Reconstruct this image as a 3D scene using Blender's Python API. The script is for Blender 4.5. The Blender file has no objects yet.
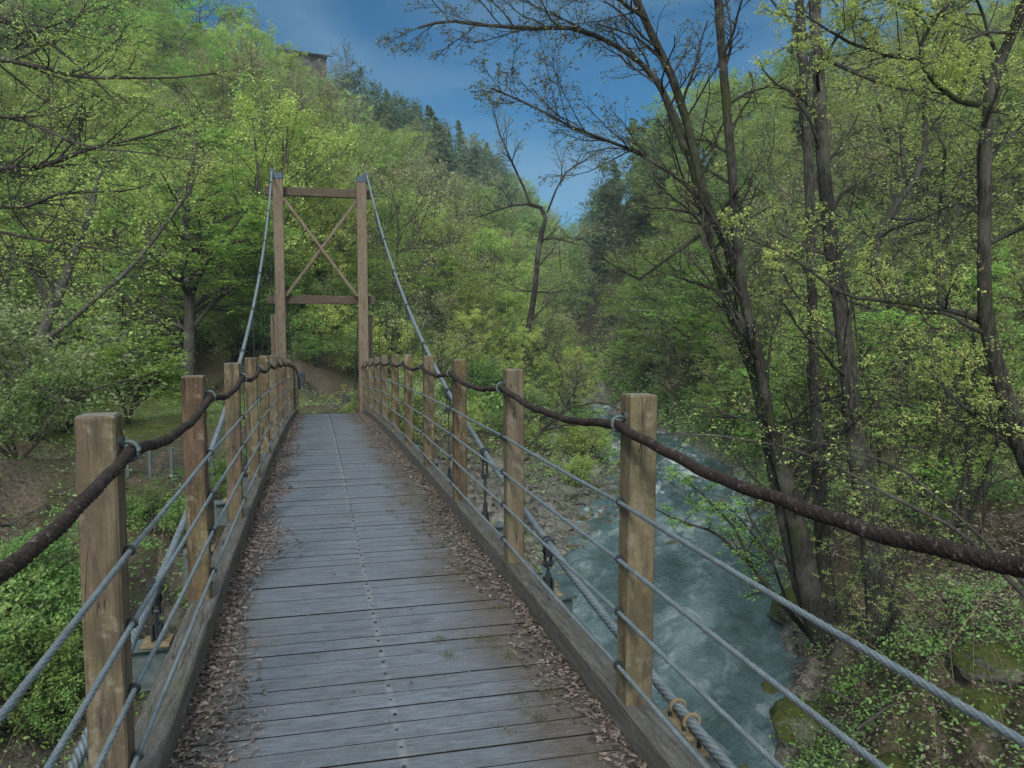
import bpy, math
import numpy as np
from mathutils import Vector
RNG = np.random.default_rng(7)
S = bpy.context.scene
COL = S.collection
PI = math.pi
rad = math.radians

# ------------------------------------------------------------------ camera
CAM = np.array([0., 0., 1.65]); YAW = rad(13.86); PITCH = rad(4.13); FPX = 805.0
CF = np.array([math.sin(YAW)*math.cos(PITCH), math.cos(YAW)*math.cos(PITCH), -math.sin(PITCH)])
CR = np.array([math.cos(YAW), -math.sin(YAW), 0.]); CU = np.cross(CR, CF)
cd = bpy.data.cameras.new('camera'); co = bpy.data.objects.new('camera', cd); COL.objects.link(co)
co.location = CAM; co.rotation_euler = (PI/2-PITCH, 0, -YAW)
cd.sensor_width = 36; cd.lens = FPX/1024*36; cd.clip_end = 3000; cd.clip_start = .05
S.camera = co

def at(px, py, d):
    """point seen at pixel (px,py) of the photograph, d metres in front of the camera"""
    return CAM + d*(CF + CR*(px-512)/FPX + CU*(384-py)/FPX)

# ------------------------------------------------------------------ mesh helpers
def make_mesh(name, V, F, mats, attr=None, smooth=False, midx=None):
    V = np.asarray(V, np.float32).reshape(-1, 3); F = np.asarray(F, np.int32).reshape(-1, 4)
    me = bpy.data.meshes.new(name)
    me.vertices.add(len(V)); me.vertices.foreach_set('co', V.ravel())
    me.loops.add(F.size); me.loops.foreach_set('vertex_index', F.ravel())
    me.polygons.add(len(F)); me.polygons.foreach_set('loop_start', np.arange(len(F), dtype=np.int32)*4)
    me.polygons.foreach_set('use_smooth', np.full(len(F), bool(smooth)))
    for m in (mats if isinstance(mats, (list, tuple)) else [mats]): me.materials.append(m)
    if midx is not None: me.polygons.foreach_set('material_index', np.asarray(midx, np.int32))
    if attr is not None:
        a = me.attributes.new('tint', 'FLOAT', 'FACE'); a.data.foreach_set('value', np.asarray(attr, np.float32))
    me.update(calc_edges=True)
    return me

def ob(name, me, parent=None, loc=None, label=None, cat=None, group=None, kind=None):
    o = bpy.data.objects.new(name, me); COL.objects.link(o)
    if parent is not None: o.parent = parent
    if loc is not None: o.location = loc
    if label: o['label'] = label
    if cat: o['category'] = cat
    if group: o['group'] = group
    if kind: o['kind'] = kind
    return o

class MB:
    def __init__(s): s.V = []; s.F = []; s.A = []; s.M = []; s.n = 0
    def add(s, V, F, a=0., m=0):
        V = np.asarray(V, float).reshape(-1, 3); F = np.asarray(F, int).reshape(-1, 4)
        s.V.append(V); s.F.append(F+s.n); s.n += len(V)
        s.A.append(np.broadcast_to(np.asarray(a, float), (len(F),))); s.M.append(np.full(len(F), m))
        return s
    def box(s, c, size, bev=0., rot=None, a=0., m=0):
        """box with chamfered long edges: an octagon section along z when bev > 0"""
        hx, hy, hz = np.asarray(size, float)/2
        if bev <= 0:
            V = np.array([(x*hx, y*hy, z*hz) for z in (-1, 1) for x, y in ((-1, -1), (1, -1), (1, 1), (-1, 1))])
            F = [(3, 2, 1, 0), (4, 5, 6, 7)]+[(i, (i+1) % 4, (i+1) % 4+4, i+4) for i in range(4)]
        else:
            b = bev
            def ring(ix, iy, z):
                return [(-ix+b, -iy, z), (ix-b, -iy, z), (ix, -iy+b, z), (ix, iy-b, z), (ix-b, iy, z), (-ix+b, iy, z), (-ix, iy-b, z), (-ix, -iy+b, z)]
            rs = ring(hx-b, hy-b, -hz)+ring(hx, hy, -hz+b)+ring(hx, hy, hz-b)+ring(hx-b*.9, hy-b*.9, hz)
            V = np.array(rs); F = []
            for k in range(3):
                for i in range(8):
                    j = (i+1) % 8; F.append((k*8+i, k*8+j, k*8+8+j, k*8+8+i))
            for o_, fl in ((0, True), (24, False)):
                q = [(0, 1, 2, 3), (0, 3, 4, 7), (7, 4, 5, 6)]
                for t in q: F.append(tuple(o_+i for i in (t[::-1] if fl else t)))
        if rot is not None: V = V @ np.asarray(rot).T
        return s.add(V+np.asarray(c, float), F, a, m)
    def bar(s, p, q, w, h, a=0., m=0, bev=0.):
        """rectangular bar from p to q"""
        p = np.asarray(p, float); q = np.asarray(q, float); d = q-p; L = np.linalg.norm(d); z = d/L
        r = np.array([0, 1., 0]) if abs(z[1]) < .9 else np.array([1., 0, 0])
        x = np.cross(r, z); x /= np.linalg.norm(x); y = np.cross(z, x)
        return s.box((p+q)/2, (w, h, L), bev, np.stack([x, y, z], 1), a, m)
    def tube(s, P, R, sides=8, a=0., m=0, lobes=0, twist=0., amp=.12, caps=True):
        P = np.asarray(P, float); n = len(P); R = np.broadcast_to(np.asarray(R, float), (n,))
        T = np.gradient(P, axis=0); T /= np.linalg.norm(T, axis=1, keepdims=True)+1e-12
        mT = T.mean(0); ref = np.eye(3)[np.argmin(np.abs(mT))]
        X = np.cross(T, ref); X /= np.linalg.norm(X, axis=1, keepdims=True)+1e-12; Y = np.cross(T, X)
        th = np.arange(sides)*2*PI/sides
        rr = R[:, None]*np.ones(sides)
        if lobes:
            sl = np.r_[0, np.cumsum(np.linalg.norm(np.diff(P, axis=0), axis=1))]
            gr = np.abs(np.cos(lobes*.5*(th[None]+twist*sl[:, None]))); rr = rr*(1-amp+amp*2*gr)
            gq = 1-(gr[:-1]+gr[1:]+np.roll(gr[:-1], -1, 1)+np.roll(gr[1:], -1, 1))/4
        V = P[:, None]+rr[..., None]*(np.cos(th)[None, :, None]*X[:, None]+np.sin(th)[None, :, None]*Y[:, None])
        i = np.arange(n-1)[:, None]*sides; k = np.arange(sides)[None]; k2 = (k+1) % sides
        F = np.stack([i+k, i+k2, i+sides+k2, i+sides+k], -1).reshape(-1, 4)
        V = V.reshape(-1, 3)
        if lobes: a = gq.ravel(); caps = False
        if caps and sides % 2 == 0:
            h = sides//2; C = []
            for o_, fl in ((0, 1), ((n-1)*sides, 0)):
                for t in range(h-1):
                    q = (o_+t, o_+t+1, o_+sides-2-t, o_+sides-1-t); C.append(q[::-1] if not fl else q)
            F = np.vstack([F, np.array(C)])
        return s.add(V, F, a, m)
    def sweep(s, P, w, h, b, a=0., m=0):
        P = np.asarray(P, float); X, Z = w/2, h/2
        sec = np.array([(-X+b, -Z), (X-b, -Z), (X, -Z+b), (X, Z-b), (X-b, Z), (-X+b, Z), (-X, Z-b), (-X, -Z+b)])
        V = P[:, None]+np.stack([sec[:, 0], 0*sec[:, 0], sec[:, 1]], 1)[None]
        n = len(P); F = [(i*8+k, i*8+(k+1) % 8, i*8+8+(k+1) % 8, i*8+8+k) for i in range(n-1) for k in range(8)]
        for o_ in (0, (n-1)*8): F += [(o_, o_+1, o_+2, o_+3), (o_, o_+3, o_+4, o_+7), (o_+7, o_+4, o_+5, o_+6)]
        return s.add(V, F, a, m)
    def torus(s, c, axis, R, r, n=14, sides=6, arc=2*PI, a0=0., m=0):
        axis = np.asarray(axis, float)/np.linalg.norm(axis)
        ref = np.eye(3)[np.argmin(np.abs(axis))]; x = np.cross(axis, ref); x /= np.linalg.norm(x); y = np.cross(axis, x)
        t = a0+np.linspace(0, arc, n)
        return s.tube(np.asarray(c)+R*(np.cos(t)[:, None]*x+np.sin(t)[:, None]*y), r, sides, m=m)
    def mesh(s, name, mats, smooth=False):
        return make_mesh(name, np.vstack(s.V), np.vstack(s.F), mats, np.concatenate(s.A), smooth, np.concatenate(s.M))

def wav(p, seed, freq=1., oct=4, gain=.5):
    """smooth pseudo noise of points p (n,2|3), about -1..1"""
    r = np.random.default_rng(seed); p = np.asarray(p, float); out = 0.; a = 1.; tot = 0.
    for o_ in range(oct):
        for k in range(3):
            d = r.normal(size=p.shape[-1]); d /= np.linalg.norm(d)
            out = out+a/3*1.6*np.sin(p@d*freq*r.uniform(.8, 1.25)*2*PI+r.uniform(0, 6.28)+1.3*np.sin(p@np.roll(d, 1)*freq*4.1+r.uniform(0, 6)))
        tot += a; a *= gain; freq *= 2.03
    return out/tot

# ------------------------------------------------------------------ materials
class Mat:
    def __init__(s, name):
        s.m = bpy.data.materials.new(name); s.m.use_nodes = True; s.t = s.m.node_tree; s.t.nodes.clear()
        s.out = s.t.nodes.new('ShaderNodeOutputMaterial')
    def n(s, typ, ins=None, **kw):
        nd = s.t.nodes.new('ShaderNode'+typ)
        for k, v in kw.items(): setattr(nd, k, v)
        for k, v in (ins or {}).items():
            if isinstance(v, bpy.types.NodeSocket): s.t.links.new(v, nd.inputs[k])
            else: nd.inputs[k].default_value = v
        return nd
    def ramp(s, fac, stops):
        nd = s.n('ValToRGB', {'Fac': fac}); e = nd.color_ramp.elements
        while len(e) < len(stops): e.new(.5)
        for el, (p, c) in zip(e, stops):
            el.position = p; el.color = (*c, 1) if len(c) == 3 else c
        return nd.outputs['Color']
    def noise(s, vec, scale, detail=4, rough=.55, dist=0.):
        return s.n('TexNoise', {'Vector': vec, 'Scale': scale, 'Detail': detail, 'Roughness': rough, 'Distortion': dist}).outputs['Fac']
    def mapping(s, vec, scale=(1, 1, 1), loc=None):
        i = {'Vector': vec, 'Scale': scale}
        if loc is not None: i['Location'] = loc
        return s.n('Mapping', i).outputs['Vector']
    def mix(s, f, a, b, mode='MIX'):
        nd = s.n('Mix', data_type='RGBA', blend_type=mode)
        for k, v in ((0, f), (6, a), (7, b)):
            if isinstance(v, bpy.types.NodeSocket): s.t.links.new(v, nd.inputs[k])
            else: nd.inputs[k].default_value = v if k == 0 or len(v) == 4 else (*v, 1)
        return nd.outputs[2]
    def math(s, op, a, b=0., clamp=False):
        return s.n('Math', {0: a, 1: b}, operation=op, use_clamp=clamp).outputs[0]
    def fin(s, sh):
        s.t.links.new(sh, s.out.inputs['Surface']); return s.m
    def pbr(s, col, rough=.8, bump=None, bs=.3, bd=.01, metal=0., spec=.3):
        p = s.n('BsdfPrincipled', {'Base Color': col if isinstance(col, bpy.types.NodeSocket) else (*col, 1), 'Roughness': rough, 'Metallic': metal, 'Specular IOR Level': spec})
        if bump is not None:
            b = s.n('Bump', {'Strength': bs, 'Distance': bd, 'Height': bump}); s.t.links.new(b.outputs[0], p.inputs['Normal'])
        return s.fin(p.outputs[0])

def leaf_mat(name, stops, trans=.5, rv=.26, hv=.02, gain=2.4):
    k = Mat(name); stops = [(p, tuple(min(.7, v*gain) for v in c)) for p, c in stops]
    a = k.n('Attribute', attribute_name='tint').outputs['Fac']
    c = k.ramp(a, stops)
    rnd = k.n('ObjectInfo').outputs['Random']
    v = k.n('MapRange', {'Value': rnd, 'To Min': 1-rv, 'To Max': 1+rv}).outputs[0]
    r2 = k.math('FRACT', k.math('MULTIPLY', rnd, 7.31))
    h = k.n('MapRange', {'Value': r2, 'To Min': .5-hv, 'To Max': .5+hv}).outputs[0]
    c = k.n('HueSaturation', {'Hue': h, 'Value': v, 'Saturation': .87, 'Color': c}).outputs[0]
    d = k.n('BsdfDiffuse', {'Color': c}); t = k.n('BsdfTranslucent', {'Color': c})
    g = k.n('BsdfGlossy', {'Color': (1, 1, 1, 1), 'Roughness': .45})
    m1 = k.n('MixShader', {0: trans, 1: d.outputs[0], 2: t.outputs[0]})
    m2 = k.n('MixShader', {0: .025, 1: m1.outputs[0], 2: g.outputs[0]})
    return k.fin(m2.outputs[0])

LEAF = {
 'yellow': leaf_mat('leaf_yellow_green', [(0, (.085, .125, .02)), (.5, (.15, .205, .032)), (1, (.235, .295, .055))]),
 'bright': leaf_mat('leaf_bright_green', [(0, (.06, .115, .012)), (.5, (.108, .195, .02)), (1, (.18, .28, .032))]),
 'mid': leaf_mat('leaf_mid_green', [(0, (.05, .082, .016)), (.5, (.092, .142, .026)), (1, (.15, .21, .042))]),
 'bud': leaf_mat('leaf_bud', [(0, (.10, .09, .05)), (.5, (.15, .15, .06)), (1, (.20, .22, .09))]),
 'dark': leaf_mat('leaf_dark', [(0, (.022, .04, .02)), (.5, (.04, .068, .032)), (1, (.07, .105, .048))], .25),
 'pale': leaf_mat('leaf_pale', [(0, (.095, .13, .026)), (.5, (.16, .21, .04)), (1, (.25, .31, .068))]),
 'shrub': leaf_mat('leaf_shrub', [(0, (.04, .08, .015)), (.5, (.08, .148, .025)), (1, (.14, .23, .04))]),
 'greyshrub': leaf_mat('leaf_grey_shrub', [(0, (.07, .11, .04)), (.5, (.12, .17, .06)), (1, (.19, .24, .10))]),
 'litter': leaf_mat('leaf_litter', [(0, (.05, .037, .029)), (.5, (.135, .103, .08)), (1, (.30, .25, .20))], .05, gain=1.2),
 'decklitter': leaf_mat('deck_leaf_litter', [(0, (.055, .043, .034)), (.5, (.14, .112, .088)), (1, (.25, .21, .17))], .05, gain=1.05),
 'straw': leaf_mat('dry_straw', [(0, (.13, .10, .05)), (1, (.28, .22, .12))], .1, gain=1.1),
 'moss': leaf_mat('moss_tuft', [(0, (.05, .055, .016)), (1, (.12, .125, .035))], .1, gain=1.),
 'budred': leaf_mat('leaf_dark_bud', [(0, (.04, .035, .02)), (.6, (.07, .065, .03)), (1, (.12, .14, .04))], .3),
}

def bark_mat(name, c0, c1, c2, moss=.0, sc=1.):
    c0, c1, c2 = [tuple(v*.85 for v in c) for c in (c0, c1, c2)]
    k = Mat(name); g = k.n('TexCoord').outputs['Object']
    v = k.mapping(g, (11*sc, 11*sc, 1.7*sc)); n1 = k.noise(v, 3.2, 7, .7, .4)
    n2 = k.noise(g, 1.3*sc, 4)
    c = k.ramp(n1, [(.36, c0), (.5, c1), (.64, c2)])
    c = k.mix(k.ramp(n2, [(.5, (0, 0, 0)), (.66, (.6, .6, .6))]), c, (.16, .155, .135))
    if moss > 0:
        f = k.ramp(k.noise(g, .9*sc, 5, .6), [(.62-moss*.3, (0, 0, 0)), (.72-moss*.2, (1, 1, 1))])
        c = k.mix(f, c, (.045, .055, .018))
    return k.pbr(c, .9, n1, 1., .06, spec=.15)
BARK = bark_mat('bark_dark', (.022, .02, .017), (.066, .062, .053), (.135, .13, .115), .2)
BARKM = bark_mat('bark_mossy', (.02, .017, .013), (.06, .056, .046), (.125, .12, .10), .3)
BARKL = bark_mat('bark_leaning', (.016, .015, .013), (.052, .049, .042), (.11, .106, .094), .22)
BARKG = bark_mat('bark_grey', (.06, .055, .05), (.11, .105, .095), (.19, .18, .165))
TWIG = bark_mat('bark_twig', (.04, .034, .03), (.075, .066, .058), (.13, .118, .105))
TWIGD = bark_mat('bark_twig_dark', (.018, .015, .013), (.035, .03, .026), (.065, .057, .05))

def timber_mat(name, grain_axis, stops, moss=None, per='obj', redfac=.5):
    k = Mat(name); g = k.n('TexCoord').outputs['Object']
    rnd = k.n('ObjectInfo').outputs['Random']; tint = k.n('Attribute', attribute_name='tint').outputs['Fac']
    off = k.n('CombineXYZ', {0: k.math('MULTIPLY', rnd, 37.), 1: k.math('MULTIPLY', tint, 53.), 2: k.math('MULTIPLY', rnd, 11.)}).outputs[0]
    g2 = k.n('VectorMath', {0: g, 1: off}, operation='ADD').outputs[0]
    sc = [1.]*3
    for i in range(3): sc[i] = 2.2 if i == grain_axis else 24.
    v = k.mapping(g2, sc); n1 = k.noise(v, 2.2, 9, .7, .4)
    sc2 = [7. if i != grain_axis else 1.1 for i in range(3)]
    n2 = k.noise(k.mapping(g2, sc2), 1.1, 5, .6)
    c = k.ramp(n1, stops)
    if redfac:
        c = k.mix(k.ramp(n2, [(.46, (0, 0, 0)), (.62, (redfac,)*3)]), c, (.075, .036, .025))
        n3 = k.noise(g2, 5., 6, .7)
        c = k.mix(k.ramp(n3, [(.54, (0, 0, 0)), (.70, (.6,)*3)]), c, (.19, .172, .145))
        n4 = k.noise(k.mapping(g2, [1.5 if i == grain_axis else 9. for i in range(3)]), 2.3, 7, .7)
        c = k.mix(k.ramp(n4, [(.58, (0, 0, 0)), (.70, (.75,)*3)]), c, (.035, .026, .02))
    if moss:
        c = k.mix(k.ramp(k.noise(g2, 4.5, 6, .68), [(.5, (0, 0, 0)), (.66, (moss[0],)*3)]), c, moss[1])
    sp = k.noise(g2, 60., 5, .75); c = k.mix(.55, c, k.ramp(sp, [(.32, (.35,)*3), (.5, (.78,)*3), (.68, (1.25,)*3)]), 'MULTIPLY')
    if name.startswith('railing'):
        rf = k.ramp(k.math('FRACT', k.math('MULTIPLY', rnd, 5.7)), [(.3, (0, 0, 0)), (.75, (.8,)*3)])
        rm = k.ramp(k.noise(k.mapping(g2, (9., 9., 1.6)), 1.2, 6, .65), [(.36, (.15,)*3), (.6, (1, 1, 1))])
        c = k.mix(k.math('MULTIPLY', rf, rm), c, k.ramp(n1, [(.3, (.045, .026, .02)), (.55, (.105, .066, .05)), (.75, (.17, .12, .095))]))
        mo = k.noise(g2, 7., 6, .7); c = k.mix(k.ramp(mo, [(.47, (0, 0, 0)), (.6, (.75,)*3)]), c, (.062, .048, .028))
        mo3 = k.noise(g2, 11., 6, .7); c = k.mix(k.ramp(mo3, [(.55, (0, 0, 0)), (.66, (.7,)*3)]), c, (.25, .225, .165))
        mo2 = k.noise(k.mapping(g2, (16., 16., 2.)), 1.3, 5, .65); c = k.mix(k.ramp(mo2, [(.53, (0, 0, 0)), (.63, (.85,)*3)]), c, (.036, .027, .02))
        c = k.mix(k.math('MULTIPLY', k.math('FRACT', k.math('MULTIPLY', rnd, 13.1)), .35), c, (.17, .155, .12))
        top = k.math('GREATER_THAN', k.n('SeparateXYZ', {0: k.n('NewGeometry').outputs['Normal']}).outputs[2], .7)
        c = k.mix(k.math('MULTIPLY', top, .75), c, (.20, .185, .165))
    # drying cracks: thin dark lines along the grain
    cn = k.noise(k.mapping(g2, [.5 if i == grain_axis else 9. for i in range(3)]), 2., 3, .5)
    cr = k.ramp(k.math('ABSOLUTE', k.math('SUBTRACT', cn, .5)), [(.0, (1, 1, 1)), (.011, (0, 0, 0))])
    cr = k.math('MULTIPLY', cr, k.ramp(k.noise(g2, 3.1, 3), [(.46, (0, 0, 0)), (.56, (1, 1, 1))]))
    c = k.mix(cr, c, (.018, .014, .011))
    b = k.math('SUBTRACT', k.math('ADD', n1, k.math('MULTIPLY', n2, .4)), k.math('MULTIPLY', cr, 1.2))
    return k.pbr(c, .88, b, .5, .004, spec=.2)
M_POST = timber_mat('railing_timber', 2, [(.25, (.062, .047, .024)), (.45, (.15, .119, .062)), (.65, (.215, .178, .10)), (.8, (.24, .21, .14))], (.7, (.125, .122, .04)), redfac=.7)
M_TOWER = timber_mat('tower_timber', 2, [(.25, (.12, .092, .064)), (.5, (.20, .158, .115)), (.75, (.27, .225, .172))], (.3, (.20, .185, .15)), redfac=.22)
M_BEAM = timber_mat('beam_timber', 0, [(.25, (.055, .042, .032)), (.5, (.105, .082, .062)), (.75, (.16, .13, .10))], None, redfac=.25)
M_KERB = timber_mat('kerb_timber', 1, [(.25, (.045, .04, .035)), (.5, (.105, .10, .092)), (.75, (.19, .185, .175))], (.5, (.075, .078, .03)), redfac=0)

def deck_mat():
    k = Mat('deck_planks'); g = k.n('TexCoord').outputs['Object']
    t = k.n('Attribute', attribute_name='tint').outputs['Fac']
    off = k.n('CombineXYZ', {0: k.math('MULTIPLY', t, 91.), 2: k.math('MULTIPLY', t, 13.)}).outputs[0]
    g2 = k.n('VectorMath', {0: g, 1: off}, operation='ADD').outputs[0]
    n1 = k.noise(k.mapping(g2, (5., 48., 10.)), 2., 9, .74, .3)
    n2 = k.noise(k.mapping(g2, (3., 12., 1.)), 1.6, 6, .6)
    big = k.noise(g, 1.1, 5, .6)
    x = k.n('SeparateXYZ', {0: g}).outputs
    c = k.ramp(n1, [(.28, (.045, .052, .062)), (.42, (.10, .117, .14)), (.56, (.155, .178, .212)), (.74, (.24, .265, .305))])
    c = k.mix(k.ramp(n2, [(.5, (0, 0, 0)), (.7, (.55,)*3)]), c, (.085, .082, .086))
    c = k.mix(k.math('MULTIPLY', t, .4), c, (.10, .105, .118))
    # trodden middle is silver grey plus painted blue skylight, the edges keep brown dirt
    d = k.math('ABSOLUTE', k.math('SUBTRACT', x[0], .21))
    e = k.math('ADD', d, k.math('MULTIPLY', k.math('SUBTRACT', big, .5), .75))
    c = k.mix(k.ramp(e, [(.42, (0, 0, 0)), (.72, (.95,)*3)]), c, k.ramp(n1, [(.3, (.04, .033, .028)), (.55, (.105, .09, .076)), (.75, (.19, .168, .145))]))
    st = k.noise(k.mapping(g2, (2., 5., 1.)), 2.4, 7, .7); c = k.mix(k.ramp(st, [(.56, (0, 0, 0)), (.72, (.6,)*3)]), c, (.045, .044, .045))
    fl = k.noise(g, 70., 3, .6)
    c = k.mix(k.ramp(fl, [(.64, (0, 0, 0)), (.70, (.45,)*3)]), c, (.30, .29, .28))
    bx = k.n('MapRange', {'Value': k.math('ABSOLUTE', k.math('SUBTRACT', x[0], .305)), 'From Min': .004, 'From Max': .022, 'To Min': .3, 'To Max': 0.}).outputs[0]
    c = k.mix(k.math('MULTIPLY', bx, k.ramp(k.noise(g, 9., 3), [(.42, (0, 0, 0)), (.58, (1, 1, 1))])), c, (.36, .36, .36))
    wet = k.ramp(k.noise(g, 2.3, 5, .6), [(.3, (.62,)*3), (.7, (.86,)*3)])
    return k.pbr(c, wet, n1, .55, .004, spec=.35)
M_DECK = deck_mat()
k = Mat('joint_grime'); M_JOINT = k.pbr(k.ramp(k.noise(k.n('TexCoord').outputs['Object'], 20., 3), [(.3, (.008, .007, .006)), (.7, (.03, .027, .024))]), .95, spec=.05)

def metal_mat(name, c0, c1, rough=.5, metal=.4, sc=18.):
    k = Mat(name); g = k.n('TexCoord').outputs['Object']
    n = k.noise(g, sc, 5, .6)
    t = k.n('Attribute', attribute_name='tint').outputs['Fac']
    c = k.mix(k.ramp(t, [(.25, (0, 0, 0)), (.75, (.85,)*3)]), k.ramp(n, [(.3, c0), (.65, c1)]), tuple(v*.22 for v in c0))  # strand grooves darkened in colour: grime that also stands in for crease shade
    return k.pbr(c, rough, n, .15, .002, metal=metal, spec=.4)
M_CABLE = metal_mat('galvanised_cable', (.15, .185, .205), (.26, .31, .34), .5, .35)
M_STEEL = metal_mat('painted_steel', (.055, .075, .08), (.115, .145, .15), .55, .1)
M_DARK = metal_mat('dark_steel', (.02, .025, .032), (.05, .06, .07), .5, .3)
M_RUST = metal_mat('tan_rusted_steel', (.13, .095, .055), (.25, .20, .125), .8, .0)
M_CAP = metal_mat('tower_cap_steel', (.035, .055, .085), (.07, .10, .14), .5, .2)

def rope_mat():
    k = Mat('brown_rope'); g = k.n('TexCoord').outputs['Object']
    w = k.n('TexVoronoi', {'Vector': k.mapping(g, (60, 60, 60)), 'Scale': 3.4}).outputs['Distance']
    n = k.noise(g, 22., 6, .7); n2 = k.noise(g, 55., 3)
    c = k.ramp(n, [(.3, (.014, .009, .008)), (.55, (.034, .023, .02)), (.72, (.07, .052, .045))])
    c = k.mix(k.ramp(n2, [(.60, (0, 0, 0)), (.70, (.7,)*3)]), c, (.17, .145, .13))
    return k.pbr(c, .8, w, .8, .004, spec=.25)
M_ROPE = rope_mat()

def ground_mat():
    k = Mat('forest_ground'); g = k.n('TexCoord').outputs['Object']
    a = k.noise(g, .35, 8, .62); b = k.noise(g, 2.5, 8, .65); d = k.noise(g, 14., 6, .7)
    c = k.ramp(d, [(.3, (.034, .027, .02)), (.5, (.092, .072, .055)), (.72, (.185, .152, .125))])
    gr = k.ramp(d, [(.3, (.03, .035, .018)), (.5, (.07, .075, .035)), (.7, (.11, .125, .05))])
    f = k.ramp(k.math('ADD', a, k.math('MULTIPLY', k.math('SUBTRACT', b, .5), .9)), [(.44, (0, 0, 0)), (.66, (.85, .85, .85))])
    c = k.mix(f, c, gr)
    # mown lawn patch beyond the left bank
    p = k.n('SeparateXYZ', {0: g}).outputs
    lx = k.math('DIVIDE', k.math('ADD', p[0], 6.8), 7.); ly = k.math('DIVIDE', k.math('SUBTRACT', p[1], 31.5), 7.5)
    q = k.math('ADD', k.math('MULTIPLY', lx, lx), k.math('MULTIPLY', ly, ly))
    lf = k.ramp(k.math('ADD', q, k.math('MULTIPLY', k.math('SUBTRACT', b, .5), 1.2)), [(.7, (1, 1, 1)), (1.1, (0, 0, 0))])
    c = k.mix(lf, c, k.ramp(k.noise(g, 3., 6, .65), [(.3, (.075, .10, .03)), (.7, (.15, .165, .06))]))
    vo = k.n('TexVoronoi', {'Vector': g, 'Scale': 7.}); gv = k.ramp(k.math('ADD', k.math('MULTIPLY', k.n('SeparateColor', {0: vo.outputs['Color']}).outputs[0], .6), k.math('MULTIPLY', d, .4)), [(.2, (.06, .056, .048)), (.5, (.14, .135, .12)), (.8, (.25, .245, .225))])
    c = k.mix(k.math('MULTIPLY', k.n('Attribute', attribute_name='gravel').outputs['Fac'], k.ramp(b, [(.35, (.45,)*3), (.55, (1, 1, 1))])), c, gv)
    return k.pbr(c, .95, k.math('ADD', d, b), .8, .05, spec=.1)
M_GROUND = ground_mat()

def rock_mat(name, moss):
    k = Mat(name); g = k.n('TexCoord').outputs['Object']; rnd = k.n('ObjectInfo').outputs['Random']
    g2 = k.n('VectorMath', {0: g, 1: k.n('CombineXYZ', {0: k.math('MULTIPLY', rnd, 30.), 1: k.math('MULTIPLY', rnd, 17.)}).outputs[0]}, operation='ADD').outputs[0]
    n = k.noise(g2, 2.2, 9, .68); n2 = k.noise(g2, 1.1, 7, .6)
    c = k.ramp(n, [(.3, (.06, .057, .05)), (.52, (.16, .156, .138)), (.75, (.29, .285, .26))])
    nz = k.n('SeparateXYZ', {0: k.n('NewGeometry').outputs['Normal']}).outputs[2]
    f = k.math('ADD', k.math('MULTIPLY', n2, 1.2), k.math('MULTIPLY', nz, .3))
    c = k.mix(k.ramp(k.math('ADD', f, k.math('MULTIPLY', k.math('SUBTRACT', k.noise(g2, 14., 6, .7), .5), .8)), [(1.0-moss*.55, (0, 0, 0)), (1.14-moss*.5, (1, 1, 1))]), c, k.ramp(k.noise(g2, 9., 6, .7), [(.3, (.025, .035, .009)), (.7, (.075, .085, .022))]))
    return k.pbr(c, .9, n, .9, .06, spec=.2)
M_ROCK = rock_mat('river_rock', .35); M_MOSSROCK = rock_mat('mossy_rock', .85)

def water_mat():
    k = Mat('river_water'); g = k.n('TexCoord').outputs['Object']
    uv = k.n('Attribute', attribute_name='flow').outputs['Vector']
    r1 = k.noise(k.mapping(uv, (1.1, .45, 1)), 1.0, 8, .62, .9)
    r2 = k.noise(k.mapping(uv, (2.6, 1.1, 1)), 2.2, 7, .6, .6)
    big = k.noise(k.mapping(uv, (.5, .16, 1)), 1., 5, .55, .5)
    c = k.ramp(big, [(.30, (.026, .045, .046)), (.5, (.07, .118, .132)), (.66, (.17, .235, .25))])
    foam = k.math('MULTIPLY', k.ramp(r1, [(.52, (0, 0, 0)), (.60, (1, 1, 1))]), k.ramp(big, [(.40, (.12,)*3), (.62, (1, 1, 1))]))
    far = k.n('Attribute', attribute_name='rapid').outputs['Fac']
    foam = k.math('MULTIPLY', foam, k.math('ADD', .46, far), True)
    c = k.mix(foam, c, (.44, .49, .50))
    h = k.math('ADD', k.math('MULTIPLY', r1, 1.), k.math('MULTIPLY', r2, .5))
    return k.pbr(c, .1, h, .8, .2, spec=.5)
M_WATER = water_mat()

# ------------------------------------------------------------------ terrain
RIV = np.array([(-30, -60), (-14, -28), (-6, -12), (-.7, 0), (2.6, 10), (6.5, 16), (11.3, 24), (15.4, 31), (18.2, 38), (20.2, 47), (25, 75), (38, 120), (70, 220)], float)
RW = np.array([5, 5, 4.2, 3.6, 3.0, 3.0, 2.9, 2.6, 2.2, 1.9, 1.8, 1.8, 1.8])
WZ = -5.5
def river_d(x, y):
    best = np.full(x.shape, 1e9); side = np.zeros(x.shape); along = np.zeros(x.shape); off = 0.
    for i in range(len(RIV)-1):
        a, b = RIV[i], RIV[i+1]; d = b-a; L = np.hypot(*d); u = d/L
        t = np.clip(((x-a[0])*u[0]+(y-a[1])*u[1])/L, 0, 1)
        qx = x-(a[0]+t*d[0]); qy = y-(a[1]+t*d[1])
        dist = np.hypot(qx, qy)-(RW[i]+(RW[i+1]-RW[i])*t)
        sd = np.sign(u[0]*qy-u[1]*qx)  # + = left bank
        m = dist < best
        best = np.where(m, dist, best); side = np.where(m, sd, side); along = np.where(m, off+t*L, along); off += L
    return best, side, along
AZ = np.array([-180, -60, -30, -20, -12, -6, -1, 4, 8, 12, 16, 18.5, 20.5, 24, 28, 35, 45, 60, 120, 180], float)
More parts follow.
